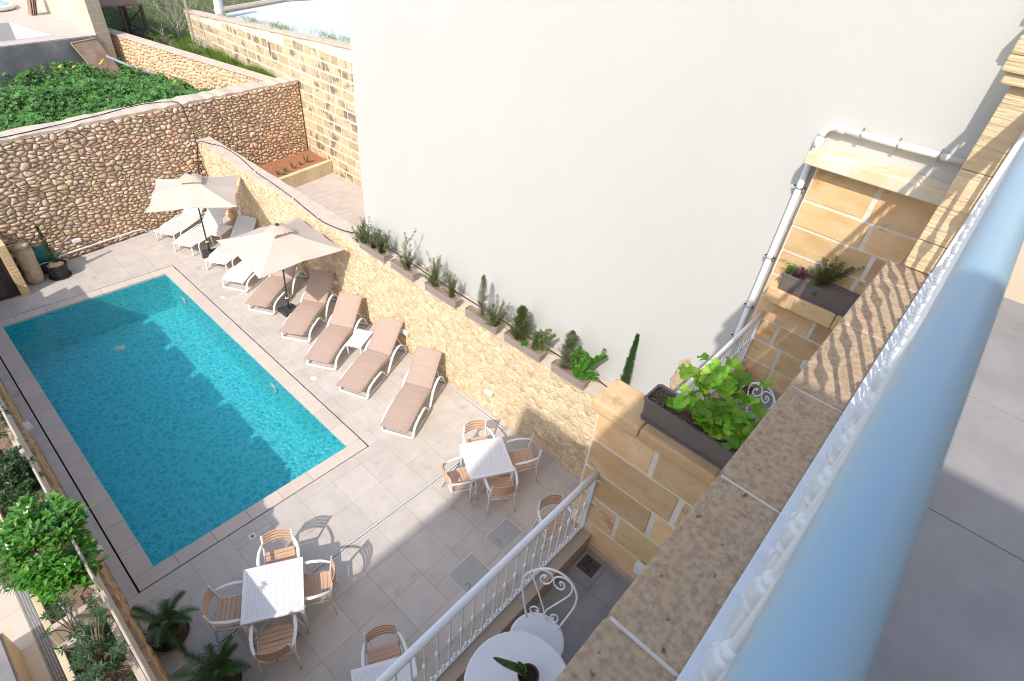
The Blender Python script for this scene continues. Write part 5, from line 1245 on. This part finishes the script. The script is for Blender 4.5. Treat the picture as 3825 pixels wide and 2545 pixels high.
# ---- planters ------------------------------------------------------------------------------------
def trough(label, cx, cy, z, L, w=.19, h=.16, group='taupe planters on the rubble wall', rz=0, name='planter_trough', soil=None):
    mp = M_shadepot if h > .18 else M_taupepot
    t = thing(name, label, 'planter', (cx, cy, z), rz, group=group)
    def rr(hw, hl, c): return [(-hw + c, -hl), (hw - c, -hl), (hw, -hl + c), (hw, hl - c), (hw - c, hl), (-hw + c, hl), (-hw, hl - c), (-hw, -hl + c)]
    a, b = rr(w * .40, L / 2 - .022, .02), rr(w * .47, L / 2 - .006, .025); m = MB(); k = 8
    inn = rr(w * .40, L / 2 - .02, .02)
    vs = [(x, y, .012) for x, y in a] + [(x, y, h - .02) for x, y in b] + [(x * 1.06, y * 1.008, h - .018) for x, y in b] + [(x * 1.06, y * 1.008, h) for x, y in b] + [(x, y, h) for x, y in inn] + [(x * .96, y * .99, h - .035) for x, y in inn]
    fs = [tuple(range(7, -1, -1))] + [(r * k + i, r * k + (i + 1) % k, (r + 1) * k + (i + 1) % k, (r + 1) * k + i) for r in range(5) for i in range(k)]
    m.add(vs, fs); obj('trough_body', m, mp, t)
    m = MB(); m.prism([(x * 1.15, y * 1.01) for x, y in a], 0, .012); m.prism([(x * 1.22, y * 1.015) for x, y in a], .0125, .02); obj('saucer', m, mp, t)
    m = MB(); m.prism([(x * .97, y * .99) for x, y in inn], h - .07, h - .034); obj('soil_fill', m, soil or M_mulch, t)
    rg = rng(int(L * 1000 + cy * 10)); m = MB()
    for _ in range(int(180 * L)):
        x, y = rg.uniform(-w * .35, w * .35), rg.uniform(-L / 2 + .03, L / 2 - .03); a = rg.uniform(0, 6.3); l = rg.uniform(.008, .03); m.leaf((x, y, h - .034 + rg.uniform(0, .012)), (math.cos(a), math.sin(a), rg.uniform(-.1, .3)), Z, l, l * .4, rg.random())
    obj('bark_chips', m, mat('bark_chip', (.30, .19, .12), (.46, .34, .25), scale=30, rough=.9, tint=.5), t, stuff=True)
    return t
PL = [(9.52, 8.62, 'taupe trough farthest along the rubble wall, overflowing with wiry green shrubs'), (8.42, 7.66, 'short taupe trough second from the far end, with one tall wiry sprig'), (7.32, 6.40, 'taupe trough with tangled shrubs left of the narrow grey-green conifer'),
      (6.15, 5.30, 'taupe trough holding the narrow grey-green conifer'), (5.13, 4.24, 'taupe trough holding the broad yellow-green conifer'), (4.02, 3.28, 'taupe trough nearest the sandstone wall, with grey bush and bright green shrub')]
for (ya, yb, lab) in PL: trough(lab, 6.235, (ya + yb) / 2, 2.172, abs(ya - yb))
def sprigs(name, label, base, stems, m_, seed, leafL=.018, lw=.006, per=90, spread=.03, cat='shrub', group=None, stem_r=.0035, upb=.6, sub=0):
    if name in ('wiry_shrub', 'green_shrub') and base[0] < 6.3: stems = [(a * 1.3, b * 1.35, c * 1.6) for a, b, c in stems]; leafL *= 1.45; lw *= 1.7
    """stems: list of (dx,dy,h,lean-curve); leaves sit all round each stem"""
    t = thing(name, label, cat, base, group=group); rg = rng(seed); fo = MB(); st = MB(); extra = []
    allst = list(stems)
    for (dx, dy, h) in stems:
        for _ in range(sub):
            f = rg.uniform(.25, .8); allst.append(('b', dx * f, dy * f, h * f, rg.uniform(-.5, .5) * h * .5, rg.uniform(-.5, .5) * h * .5, h * rg.uniform(.2, .45)))
    for sdat in allst:
        if sdat[0] == 'b': _, bx, by, bz, ex, ey, ez = sdat; P = [Vector((bx, by, bz)), Vector((bx + ex * .5, by + ey * .5, bz + ez * .35)), Vector((bx + ex, by + ey, bz + ez))]
        else:
            dx, dy, h = sdat; P = [Vector((rg.uniform(-.012, .012), rg.uniform(-.012, .012), 0)), Vector((dx * .45 + rg.uniform(-.02, .02), dy * .45 + rg.uniform(-.02, .02), h * .5)), Vector((dx, dy, h))]
        pts = smoothpath(P, 6); st.tube(pts, [stem_r * (1 - .7 * i / (len(pts) - 1)) for i in range(len(pts))], 4)
        Lh = sum((pts[i + 1] - pts[i]).length for i in range(len(pts) - 1)); nl = max(4, int(per * Lh))
        for k in range(nl):
            f = .12 + .88 * rg.random(); kk = f * (len(pts) - 1); a = min(int(kk), len(pts) - 2); p = pts[a].lerp(pts[a + 1], kk - a); tg = (pts[a + 1] - pts[a]).normalized()
            an = rg.uniform(0, 6.28); o1 = tg.orthogonal().normalized(); o2 = tg.cross(o1); out = o1 * math.cos(an) + o2 * math.sin(an)
            fo.leaf(p + out * rg.uniform(0, spread) * (1 - f * .6), out + tg * rg.uniform(.3, 1.0) * upb * 1.6, Z, leafL * rg.uniform(.7, 1.2), lw * rg.uniform(.8, 1.3), rg.random())
    obj('stems', st, M_bark, t, smooth=True); obj('foliage', fo, m_, t, stuff=True)
    return t
def fan(n, seed, r, h0, h1, lo=0, hi=6.28):
    rg = rng(seed); out = []
    for k in range(n): a = rg.uniform(lo, hi); q = r * math.sqrt(rg.random()); out.append((q * math.cos(a), q * math.sin(a), rg.uniform(h0, h1)))
    return out
zs = 2.30
sprigs('wiry_shrub', 'wiry dark green shrub at the far end of the farthest trough', (6.24, 9.40, zs), fan(26, 1, .20, .10, .34), M_leafr, 1, per=260, sub=2)
sprigs('wiry_shrub', 'wiry shrub in the middle of the farthest trough', (6.24, 9.10, zs), fan(22, 2, .17, .10, .30), M_leafr, 2, per=260, sub=2)
sprigs('wiry_shrub', 'wiry shrub at the near end of the farthest trough', (6.24, 8.82, zs), fan(26, 3, .18, .12, .32), M_leafr, 3, per=260, sub=2)
sprigs('wiry_shrub', 'small sprig beside the hose at the far end of the trough row', (6.24, 9.66, zs - .12), [(-.1, .12, .16), (-.02, .1, .22), (.04, .05, .2), (-.08, .02, .1)], M_leafr, 4, per=240, sub=1)
sprigs('wiry_shrub', 'wiry shrub with one tall sprig in the short trough', (6.24, 7.98, zs), fan(20, 5, .18, .08, .22) + [(.05, .06, .50), (.02, -.02, .46), (.06, -.05, .36), (.0, .05, .38)], M_leafr, 5, per=280, sub=1)
sprigs('wiry_shrub', 'upright rosemary-like shrub in the trough left of the narrow conifer', (6.24, 7.10, zs), fan(26, 6, .22, .12, .40), M_leafo, 6, per=240, sub=1)
sprigs('wiry_shrub', 'low shrub with upright tips before the narrow conifer trough', (6.24, 6.60, zs), fan(18, 7, .14, .12, .36), M_leafr, 7, per=260, sub=1)
sprigs('wiry_shrub', 'sprawling wiry shrub where two troughs meet, left of the broad conifer', (6.22, 5.40, zs), fan(28, 8, .28, .08, .36), M_leafr, 8, per=240, sub=1)
sprigs('wiry_shrub', 'spreading shrub at the near end of the broad conifer trough', (6.24, 4.50, zs), [(.0, -.22, .22), (.06, -.28, .30), (-.05, -.15, .2), (.1, -.12, .28), (.02, -.05, .24), (-.04, -.3, .16), (.05, -.2, .34), (0, -.1, .3)], M_leafo, 9, per=420, sub=2, leafL=.022, lw=.009)
sprigs('green_shrub', 'bright green box-leaved shrub nearest the sandstone wall', (6.24, 3.52, zs), [(-.02, -.12, .25), (.06, -.2, .34), (.12, -.28, .38), (-.08, -.05, .2), (.04, .05, .36), (.1, .0, .28), (0, -.25, .2), (-.06, -.18, .12), (.02, -.1, .30), (.08, -.1, .16), (-.05, .08, .22), (.02, -.3, .12)], M_leafb, 10, per=620, sub=3, leafL=.022, lw=.013)
sprigs('lettuce_weed', 'small bright green weed at the foot of the broad conifer', (6.2, 4.66, zs), fan(12, 11, .07, .03, .07), M_leafb, 11, per=300, leafL=.03, lw=.02)
def conifer(label, base, H, Rr, m_, seed, shape, n=1500, leafL=.022, name='conifer', cat='conifer'):
    t = thing(name, label, cat, base); rg = rng(seed); fo = MB(); st = MB(); st.tube([(0, 0, 0), (0, 0, H * .9)], [.011, .003], 5)
    nb = int(n / 16)
    for k in range(nb):
        f = rg.random() ** .9; a = rg.uniform(0, 6.28); rad = Rr * shape(f) * rg.uniform(.55, 1.12); z = H * (.04 + .93 * f)
        d = Vector((math.cos(a), math.sin(a), rg.uniform(.5, 1.3))).normalized(); L = rad / max(.3, math.hypot(d.x, d.y)); p0 = Vector((0, 0, max(.01, z - d.z * L * .9))); p1 = p0 + d * L
        st.tube([p0, p1], [.0025, .001], 3)
        for j in range(16):
            g_ = rg.uniform(.35, 1.05); p = p0.lerp(p1, g_) + Vector((rg.uniform(-1, 1), rg.uniform(-1, 1), rg.uniform(-1, 1))) * .014
            dd = d + Vector((rg.uniform(-1, 1), rg.uniform(-1, 1), rg.uniform(-.3, .9))) * .8; fo.leaf(p, dd, Z, leafL * rg.uniform(.7, 1.3), leafL * .32, rg.random())
    obj('trunk', st, M_bark, t); obj('foliage', fo, m_, t, stuff=True); return t
conifer('narrow grey-green conifer standing in the fourth trough against the cream wall', (6.25, 5.78, zs), .92, .10, M_leafg, 21, lambda f: math.sin(math.pi * min(1, .18 + f * .82)) ** .7, 3600)
conifer('broad yellow-green conifer in the fifth trough', (6.25, 4.83, zs), .74, .30, M_leafo, 22, lambda f: (1 - f) ** .6 * (.5 + .5 * min(1, f * 5)) * (.75 + .35 * math.sin(f * 23)), 10000, .03)
conifer('grey feathery bush beside the bright green shrub in the nearest trough', (6.25, 3.75, zs), .84, .20, M_leafg, 23, lambda f: math.sin(math.pi * min(1, .2 + f * .78)) ** .8 * (.8 + .3 * math.sin(f * 17)), 8000)
conifer('tall slim green cypress rising behind the sandstone wall corner', (6.38, 2.72, 2.17), 1.46, .11, mat('cypress_leaf', (.045, .12, .03), (.07, .16, .04), scale=5, rough=.6, tint=.4, trans=.15), 24, lambda f: (1 - f) ** .75 * (.8 + .2 * min(1, f * 6)), 11000, .024, name='cypress', cat='cypress')
conifer('thin leaning cypress in the black pot at the far left corner', (1.66, 16.22, .3), 1.12, .085, mat('cypress_leaf2', (.05, .11, .025), (.08, .16, .04), scale=5, rough=.6, tint=.4, trans=.15), 25, lambda f: (1 - f) ** .7 * .9 + .1, 4200, .026, name='cypress', cat='cypress')
# troughs on the partition walls
trough('large shade-darkened taupe trough holding the geranium on the near sandstone wall', 3.10, .60, 5.518, 1.00, .25, .20, group='troughs on the sandstone walls', soil=M_soil)
trough('shade-darkened taupe trough with dark purple plant on the ledge of the far sandstone wall', 6.36, .70, 5.248, 1.0, .24, .20, group='troughs on the sandstone walls')
def ger_leaf(seed):
    rg = rng(seed); m = MB(); n = 22; vs = [Vector((0, 0, 0))]; vm = []; vo = []
    for i in range(n + 1):
        f = i / n; a = .30 + (2 * math.pi - .60) * f; r = .05 * (1 + .10 * math.sin(a * 5.5 + seed)) * (1 if i % 2 else .93); wv = .007 * math.sin(a * 4 + seed)
        vm.append(Vector((math.cos(a) * r * .55, math.sin(a) * r * .55, .007 + wv * .4))); vo.append(Vector((math.cos(a) * r, math.sin(a) * r, .008 + wv)))
    vs += vm + vo; k = n + 1; fs = [(0, 1 + i, 2 + i) for i in range(n)] + [(1 + i, 1 + k + i, 2 + k + i, 2 + i) for i in range(n)]
    m.add(vs, fs); return mesh('leaf', m, M_ger, smooth=True)
gl = [ger_leaf(s) for s in range(5)]
gt = thing('geranium', 'big sprawling geranium with round lime-green leaves in the large trough', 'geranium', (3.10, .60, 5.68))
rg = rng(99)
GST = [((0, -.02, 0), (.06, .10, .18), (.12, .26, .30)), ((0, 0, 0), (.12, .02, .20), (.30, .10, .30)), ((0, -.1, 0), (.14, -.08, .16), (.34, -.04, .24)), ((0, -.12, 0), (0, -.18, .1), (-.05, -.22, .16)), ((0, .05, 0), (-.05, .12, .08), (-.08, .2, .14)), ((0, -.05, 0), (.1, .14, .14), (.24, .30, .22))]
stm = MB(); paths = []
for P in GST: pts = smoothpath([Vector(p) for p in P], 6); stm.tube(pts, [.006 * (1 - .5 * i / (len(pts) - 1)) for i in range(len(pts))], 6); paths.append(pts)
cnt = 0
while cnt < 95:
    P = rg.choice(paths); f = rg.random() ** .7; kk = f * (len(P) - 1); a = min(int(kk), len(P) - 2); p = P[a].lerp(P[a + 1], kk - a)
    d = Vector((rg.uniform(-1, 1), rg.uniform(-1, 1), rg.uniform(-.1, .9))).normalized() * rg.uniform(.05, .15); q = p + d
    if q.z < -.02 or (q.z < .03 and abs(q.x) > .12): 
        if rg.random() < .7: continue
    stm.tube([p, p.lerp(q, .6) + Z * .008, q], .0016, 4)
    nrm = (Vector((-.35, .05, 1)) + Vector((rg.uniform(-1, 1), rg.uniform(-1, 1), rg.uniform(-.2, .4))) * .55).normalized()
    qr = nrm.to_track_quat('Z', 'Y'); l = inst('leaf', rg.choice(gl), gt, q, sc=(1, 1, 1)); s = rg.uniform(.85, 1.5); l.scale = (s, s, s)
    l.rotation_euler = (qr @ Matrix.Rotation(rg.uniform(0, 6.28), 3, 'Z').to_quaternion()).to_euler(); cnt += 1
obj('stems', stm, M_bark, gt, smooth=True)
sprigs('grey_herb', 'thin grey-green herb at the outer end of the geranium trough', (3.09, .98, 5.69), fan(14, 31, .10, .03, .09), M_leafg, 31, per=170, leafL=.014, lw=.006)
sprigs('purple_herb', 'dark purple leafy plant at the outer end of the far ledge trough', (6.35, 1.06, 5.42), fan(26, 32, .09, .04, .10), M_leafp, 32, per=420, leafL=.024, lw=.013)
sprigs('pale_weed', 'pale green frilly weed at the end of the far ledge trough', (6.35, 1.15, 5.42), fan(20, 33, .08, .06, .13), M_leafb, 33, per=260, leafL=.016, lw=.010)
sprigs('wiry_shrub', 'wiry green shrub with upright sprigs in the far ledge trough', (6.37, .80, 5.42), [(.02, .05, .30), (.03, -.10, .34), (.0, .12, .22), (.05, 0, .26), (-.02, -.05, .24), (.06, -.22, .30), (.02, -.30, .36), (0, .18, .14), (-.04, .06, .16), (.04, -.14, .2), (-.14, .1, .02), (-.16, .0, -.06)], M_leafo, 34, per=520, sub=3, leafL=.02, lw=.009)

# ---- left shrubs -----------------------------------------------------------------------------------
def leafy_bush(name, label, cat, c, rad, m_, seed, n, L, w, parts=300, cl=10, stemn=26, low=-.2):
    t = thing(name, label, cat, c); rg = rng(seed); tips = []; st = MB()
    for _ in range(stemn * 6):
        d = Vector((rg.uniform(-1, 1), rg.uniform(-1, 1), rg.uniform(low, 1)))
        if d.length > 1 or d.length < .5: continue
        tips.append(Vector((d.x * rad[0], d.y * rad[1], d.z * rad[2])))
    for tp in tips[:stemn]: st.tube([(0 + tp.x * .1, tp.y * .2, -rad[2] * .8), tp * .5 - Z * .05, tp], [.007, .005, .002], 4)
    vari = []
    for s in range(3):
        m = MB(); m.leaf((0, 0, 0), (1, 0, .1), Z, L, w, .2 + .3 * s, bend=.2 + .1 * s); vari.append(m)
    me = [mesh('leaf', m, m_, smooth=True) for m in vari]; placed = []; camd = (Vector((0, 0, 8.5)) - Vector(c)).normalized()
    for k in range(n):
        tp = rg.choice(tips); out = Vector((tp.x / rad[0], tp.y / rad[1], tp.z / rad[2])); out.normalize()
        p = tp + Vector((rg.gauss(0, 1), rg.gauss(0, 1), rg.gauss(0, .8))) * L * .55
        d = (out * .6 + Vector((rg.uniform(-1, 1), rg.uniform(-1, 1), rg.uniform(-.3, .9)))).normalized(); placed.append((p, d, rg.uniform(.7, 1.25), rg.randrange(3), rg.random()))
    placed.sort(key=lambda q: -(q[0].dot(camd)))
    rest = MB()
    for i, (p, d, s, v, tt) in enumerate(placed):
        if i < parts:
            o = inst('leaf', me[v], t, p, sc=(s, s, s)); y = Z.cross(d)
            if y.length < .01: y = X.copy()
            y.normalize(); z = d.cross(y); o.rotation_euler = Matrix((d, y, z)).transposed().to_euler()
        else: rest.leaf(p, d, Z, L * s, w * s, tt, bend=.25)
    obj('stems', st, M_bark, t); obj('leaves', rest, m_, t, stuff=True)
    return t
leafy_bush('glossy_bush', 'big bright green glossy-leaved bush bulging over the left beds', 'bush', (-.65, 5.98, 2.14), (.38, .72, .34), M_leafb, 41, 4200, .088, .048)
leafy_bush('dark_bush', 'dense dark shrub with pale young tips left of the pool', 'bush', (-.68, 7.45, 2.10), (.25, .52, .36), M_leafd, 42, 5200, .05, .024)
conifer('pale young tips growing through the dark shrub left of the pool', (-.66, 7.40, 2.1), .30, .20, M_leafg, 43, lambda f: .9 - f * .3, 1600, .035, name='pale_shrub', cat='bush')
leafy_bush('dark_bush', 'small dark shrub at the left photo edge near the pool', 'bush', (-.62, 8.75, 2.08), (.22, .44, .34), M_leafd, 44, 1800, .045, .02, parts=150)
for k, yy in enumerate((10.0, 11.3, 12.7)):
    leafy_bush('dark_bush', ('shrub in the bed just beyond the left photo edge, first after the small dark one', 'shrub in the middle of the beds beyond the left photo edge', 'shrub in the farthest bed beyond the left photo edge')[k], 'bush', (-.68, yy, 2.12), (.24, .56, .38), M_leafd, 45 + k, 900, .05, .024, parts=0)
t = thing('fan_palm', 'small pale fan palm leaning out of the glossy bush over the drain', 'palm', (-.86, 6.0, 2.18))
for k, (az, el, L) in enumerate(((2.6, .35, .34), (3.5, .15, .36), (4.1, .0, .30), (3.0, .8, .30), (1.9, .5, .26))):
    rg = rng(k + 60); m = MB(); d = Vector((math.cos(az) * math.cos(el), math.sin(az) * math.cos(el), math.sin(el))); m.tube([(0, 0, -.2), d * .08, d * .16], .005, 4); c = d * .16; sd = d.cross(Z).normalized(); nn = sd.cross(d)
    for i in range(19):
        a = -1.25 + 2.5 * i / 18; dd = d * math.cos(a) + sd * math.sin(a) + nn * rg.uniform(-.1, .1); m.leaf(c, dd, nn, L * (.75 + .25 * math.cos(a)), .017, rg.random(), bend=.12)
    obj('fan_leaf', m, M_fan, t)
def rosette_shrub(label, base, tipl, seed):
    t = thing('rosette_shrub', label, 'shrub', base); rg = rng(seed); st = MB(); me = MB(); me.leaf((0, 0, 0), (1, 0, .25), Z, .075, .02, .5, bend=.2); me = mesh('leaf', me, M_leafd, smooth=True)
    for tp in tipl:
        tp = Vector(tp); st.tube(smoothpath([(0, 0, -.1), (tp.x * .4, tp.y * .4, tp.z * .6), tp], 4), .006, 5); n = 13
        for k in range(n):
            a = 2 * math.pi * k / n + rg.uniform(-.2, .2); el = rg.uniform(-.1, .5); o = inst('leaf', me, t, tp + Vector((0, 0, rg.uniform(-.02, .01)))); o.rotation_euler = (0, -el, a); s = rg.uniform(.7, 1.15); o.scale = (s, s, s)
    obj('stems', st, M_bark, t, smooth=True); return t
rosette_shrub('leafy rosette shrub with grey-green whorls leaning from the nearest bed', (-.80, 5.0, 1.85), [(-.03, .12, .30), (-.12, .20, .22), (.06, .22, .26), (.0, .02, .34), (-.16, .02, .2), (.12, .10, .3), (-.05, .3, .18)], 61)
rg = rng(62); rosette_shrub('low narrow-leaved shrub spreading over the nearest bed', (-.70, 4.45, 1.80), [(rg.uniform(-.2, .2), rg.uniform(-.45, .42), rg.uniform(.08, .52)) for _ in range(46)], 63)
leafy_bush('low_shrub', 'low dense dark green growth covering the soil of the nearest bed', 'shrub', (-.70, 4.45, 1.80), (.22, .50, .14), M_leafd, 67, 1500, .05, .018, parts=150, stemn=12)
sprigs('bright_weed', 'bright lime-green weed at the end of the nearest bed', (-.56, 4.98, 1.75), fan(14, 64, .07, .08, .2), M_leafb, 64, per=260, leafL=.028, lw=.022)
sprigs('dry_twigs', 'bare silvery twigs scattered over the nearest bed', (-.66, 4.4, 1.73), fan(40, 65, .45, .02, .12), M_twig, 65, per=20, leafL=.03, lw=.004, cat='twigs')
cable('hose', 'dark irrigation hose crossing the nearest stone bed', [(-.80, 5.42, 1.9), (-.76, 5.15, 1.86), (-.70, 4.85, 1.80), (-.66, 4.62, 1.76)], .012, M_greypipe)
sprigs('yellow_weed', 'thin yellow-green weed at the end of the mesh drain', (-1.14, 5.15, 1.0), [(.1, -.1, .25), (.0, -.2, .3), (-.1, -.05, .2), (.15, .05, .2), (.05, -.3, .1)], M_grass, 66, per=60, leafL=.04, lw=.003, cat='weed')
# ---- mallow garden, grass, dry bushes -----------------------------------------------------------------
def inside_garden(x, y):
    if y < farwall_y(x) + .62 or x < -2.5: return False
    if y > ty(x) - .1: return False
    f = (26.6 - y) / (26.6 - 18.75); gx = 7.10 + (9.33 - 7.10) * f; return x < gx - .12
rg = rng(70); m = MB(); wf = MB(); cnt = 0
while cnt < 15000:
    x, y = rg.uniform(-1.5, 9.2), rg.uniform(17.6, 25.4)
    if not inside_garden(x, y): continue
    hgt = .42 + .45 * noise.noise(Vector((x * .7, y * .7, 1))) + .25 * noise.noise(Vector((x * 1.9, y * 1.9, 5))); hgt = max(.08, hgt)
    if x > 7.2: hgt *= .45
    edge = min(1, (y - farwall_y(x) - .62) / .8); hgt *= .6 + .4 * edge
    z = 2.2 + hgt * (1 - rg.random() ** 2.2 * .7); nr = Vector((rg.uniform(-.8, .8) - .2, rg.uniform(-.8, .8) - .3, 1)); r = rg.uniform(.04, .10) * (1.35 if rg.random() < .2 else 1 if rg.random() < .6 else .6)
    m.lobed((x, y, z), nr, rg.uniform(0, 6.28), r, rg.random()); cnt += 1
    if cnt % 2 == 0: m.leaf((x, y, 2.2), (rg.uniform(-.3, .3), rg.uniform(-.3, .3), 1), X, hgt * rg.uniform(.5, 1), .02, rg.random())
o = tag(obj('mallow_patch', m, M_leafm, stuff=True), 'dense green mallow plants filling the walled garden beyond the brown wall', 'mallow')
for (x, y, z) in ((6.1, 24.0, 2.9), (6.2, 24.1, 2.95), (5.2, 23.5, 3.0), (4.9, 23.9, 2.95), (7.6, 22.0, 2.6), (7.4, 21.3, 2.65), (6.7, 21.0, 2.75), (8.9, 19.4, 2.6), (9.0, 19.3, 2.55), (8.8, 19.2, 2.6), (8.6, 19.1, 2.6)):
    wf.lobed((x, y, z), (-.3, -.4, 1), 0, .045); wf.lobed((x + .06, y + .03, z + .03), (-.3, -.4, 1), 1, .035)
tag(obj('wild_flowers', wf, M_flower, stuff=True), 'scattered small yellow flowers over the mallow garden', 'flowers')
m = MB(); rg = rng(71)
for _ in range(26000):
    y = 19.5 + 22 * rg.random() ** 1.3; f = (26.6 - y) / 7.85; gx = 7.10 + 2.23 * f + .4 if y < 26.6 else 7.2
    x = rg.uniform(gx, AX - .1 if y < 26.3 else 17)
    if x < gx: continue
    hh = rg.uniform(.1, .4) * (1 + .5 * noise.noise(Vector((x, y, 0)))); m.leaf((x, y, 2.79), (rg.uniform(-.5, .5), rg.uniform(-.5, .5), 1), X, hh, .03, rg.random(), bend=.3)
tag(obj('tall_grass', m, M_grass, stuff=True), 'rough green grass behind the orange rubble wall and the wire cage', 'grass')
def dry_bush(label, c, r, n, seed, name='dry_shrub'):
    t = thing(name, label, 'shrub', c); rg = rng(seed); m = MB()
    def br(p, d, L, w, lv):
        pts = [p]; q = p
        for k in range(4):
            d = (d + Vector((rg.uniform(-1, 1), rg.uniform(-1, 1), rg.uniform(-.7, .6))) * .35).normalized(); q = q + d * L / 4; pts.append(q)
        m.tube(pts, [w * (1 - .15 * i) for i in range(5)], 3, t=rg.random(), cap=False)
        if lv:
            for k in range(4): br(pts[rg.randrange(1, 5)], (d + Vector((rg.uniform(-1, 1), rg.uniform(-1, 1), rg.uniform(-.6, .8))) * .9).normalized(), L * rg.uniform(.45, .75), w * .6, lv - 1)
    for k in range(n): a = rg.uniform(0, 6.28); br(Vector((0, 0, 0)), Vector((math.cos(a), math.sin(a), rg.uniform(.1, 1.2))).normalized(), r * rg.uniform(.6, 1.1), .016, 3)
    obj('branches', m, M_twig, t, stuff=True); return t
dry_bush('tangle of bare grey branches against the left end of the old block wall', (9.75, 24.3, 2.8), 1.25, 9, 81)
dry_bush('bare grey branches behind the end of the block wall, at the top edge', (10.2, 27.6, 2.8), 1.8, 10, 82)
dry_bush('bare grey branches beyond the flat roof at the top edge', (13.5, 28.2, 3.0), 2.0, 10, 83)
dry_bush('farther bare grey branches above the wire cage', (9.6, 31.5, 2.8), 1.8, 8, 84)
for i, (x, y, r, lab) in enumerate(((9.0, 26.4, .5, 'yellow-green low bush beside the wire cage'), (9.2, 33.5, 1.0, 'green bush at the top edge behind the wire cage'), (12.0, 33.0, 1.1, 'green bush at the top edge behind the bare branches'), (16.5, 29.5, .9, 'green bush behind the far corner of the flat roof'))):
    leafy_bush('green_bush', lab, 'bush', (x, y, 2.8 + r * .35), (r, r, r * .6), M_grass, 90 + i, 1500, .09, .035, parts=0)
# weeds along the flat roof edge
for i, (x, y, n, lab) in enumerate(((10.5, 19.6, 90, 'tufts of green grass growing on the block wall top, middle'), (10.55, 21.6, 60, 'tuft of green grass on the block wall top, left of the middle'), (10.6, 16.9, 50, 'tuft of grass on the block wall top near the cream house'), (10.6, 15.4, 60, 'grass tuft on the wall top touching the cream house corner'), (10.55, 23.6, 40, 'thin grass beside the roof post'))):
    t = thing('grass_tuft', lab, 'grass', (x, y, atop(y) + .03)); rg = rng(i + 100); m = MB()
    for _ in range(n * 4): a = rg.uniform(0, 6.28); m.leaf((rg.gauss(0, .12), rg.gauss(0, .45), 0), (math.cos(a) * .6, math.sin(a) * .6, 1), X, rg.uniform(.06, .22), .014, rg.random(), bend=.3)
    obj('blades', m, M_grass, t, stuff=True)
# aloes in the raised bed
for i, (x, y, s) in enumerate(((8.15, 16.85, .9), (8.45, 16.95, .8), (8.8, 17.05, 1.1), (9.15, 17.2, .6), (9.4, 17.25, 1.2), (8.3, 16.75, .6))):
    t = thing('aloe', ('aloe at the left end of the raised bed', 'aloe second from the left in the raised bed', 'taller aloe in the middle of the raised bed', 'small aloe right of the middle of the raised bed', 'tallest spiky aloe at the right of the raised bed', 'small aloe leaning over the left bed edge')[i], 'aloe', (x, y, .87)); rg = rng(i + 110)
    for k in range(9):
        a = rg.uniform(0, 6.28); m = MB(); m.leaf((0, 0, 0), (math.cos(a) * .45, math.sin(a) * .45, 1), X, .30 * s * rg.uniform(.6, 1.1), .045, rg.random(), bend=-.1); obj('leaf', m, M_leafg if i % 2 else M_leafo, t)
# wire cage shed
t = thing('wire_cage', 'rusty-roofed dark timber cage among the weeds behind the orange wall', 'shed')
cx0, cy0, cx1, cy1 = 7.35, 26.7, 8.75, 28.6
for (x, y) in ((cx0, cy0), (cx1, cy0), (cx0, cy1), (cx1, cy1), ((cx0 + cx1) / 2, cy0)):
    m = MB(); m.box(x - .05, y - .05, 2.8, x + .05, y + .05, 4.12); obj('post', m, M_door, t)
m = MB(); m.box(cx0 - .1, cy0 - .1, 4.125, cx1 + .1, cy1 + .1, 4.17); obj('rusty_roof', m, M_rust, t)
m = MB(); m.tube([(cx0, cy0, 2.9), (cx1, cy0, 4.0)], .02, 4); m.tube([(cx1, cy0, 3.2), (cx1, cy1, 3.2)], .02, 4); m.tube([(cx0, cy0, 3.3), (cx1, cy0, 3.3)], .025, 4); obj('brace', m, M_slot, t)
m = MB(); m.box(cx0 + .06, cy0 - .01, 2.81, (cx0 + cx1) / 2 - .06, cy0 + .01, 3.25); obj('board_panel', m, M_twig, t)
m = MB(); m.box((cx0 + cx1) / 2 + .06, cy0 - .01, 2.81, cx1 - .06, cy0 + .01, 3.0); m.box(cx1 - .01, cy0 + .06, 2.81, cx1 + .01, cy1 - .06, 3.05); obj('board_panel', m, M_twig, t)
m = MB()
for k in range(24): x = cx0 + (cx1 - cx0) * k / 24; m.box(x, cy0 + .015, 2.85, x + .004, cy0 + .02, 4.1)
for k in range(20): z = 2.85 + .062 * k; m.box(cx0, cy0 + .021, z, cx1, cy0 + .025, z + .004)
obj('wire_mesh', m, M_slot, t, stuff=True)
t = thing('stone_edging', 'thin stone edging running from the wire cage to the orange wall', 'edging')
for k in range(3): m = MB(); m.box(7.65 + .55 * k, 26.42 + .03 * k, 2.8, 8.18 + .55 * k, 26.5 + .03 * k, 2.98); obj('edging_stone', m, M_twig, t)
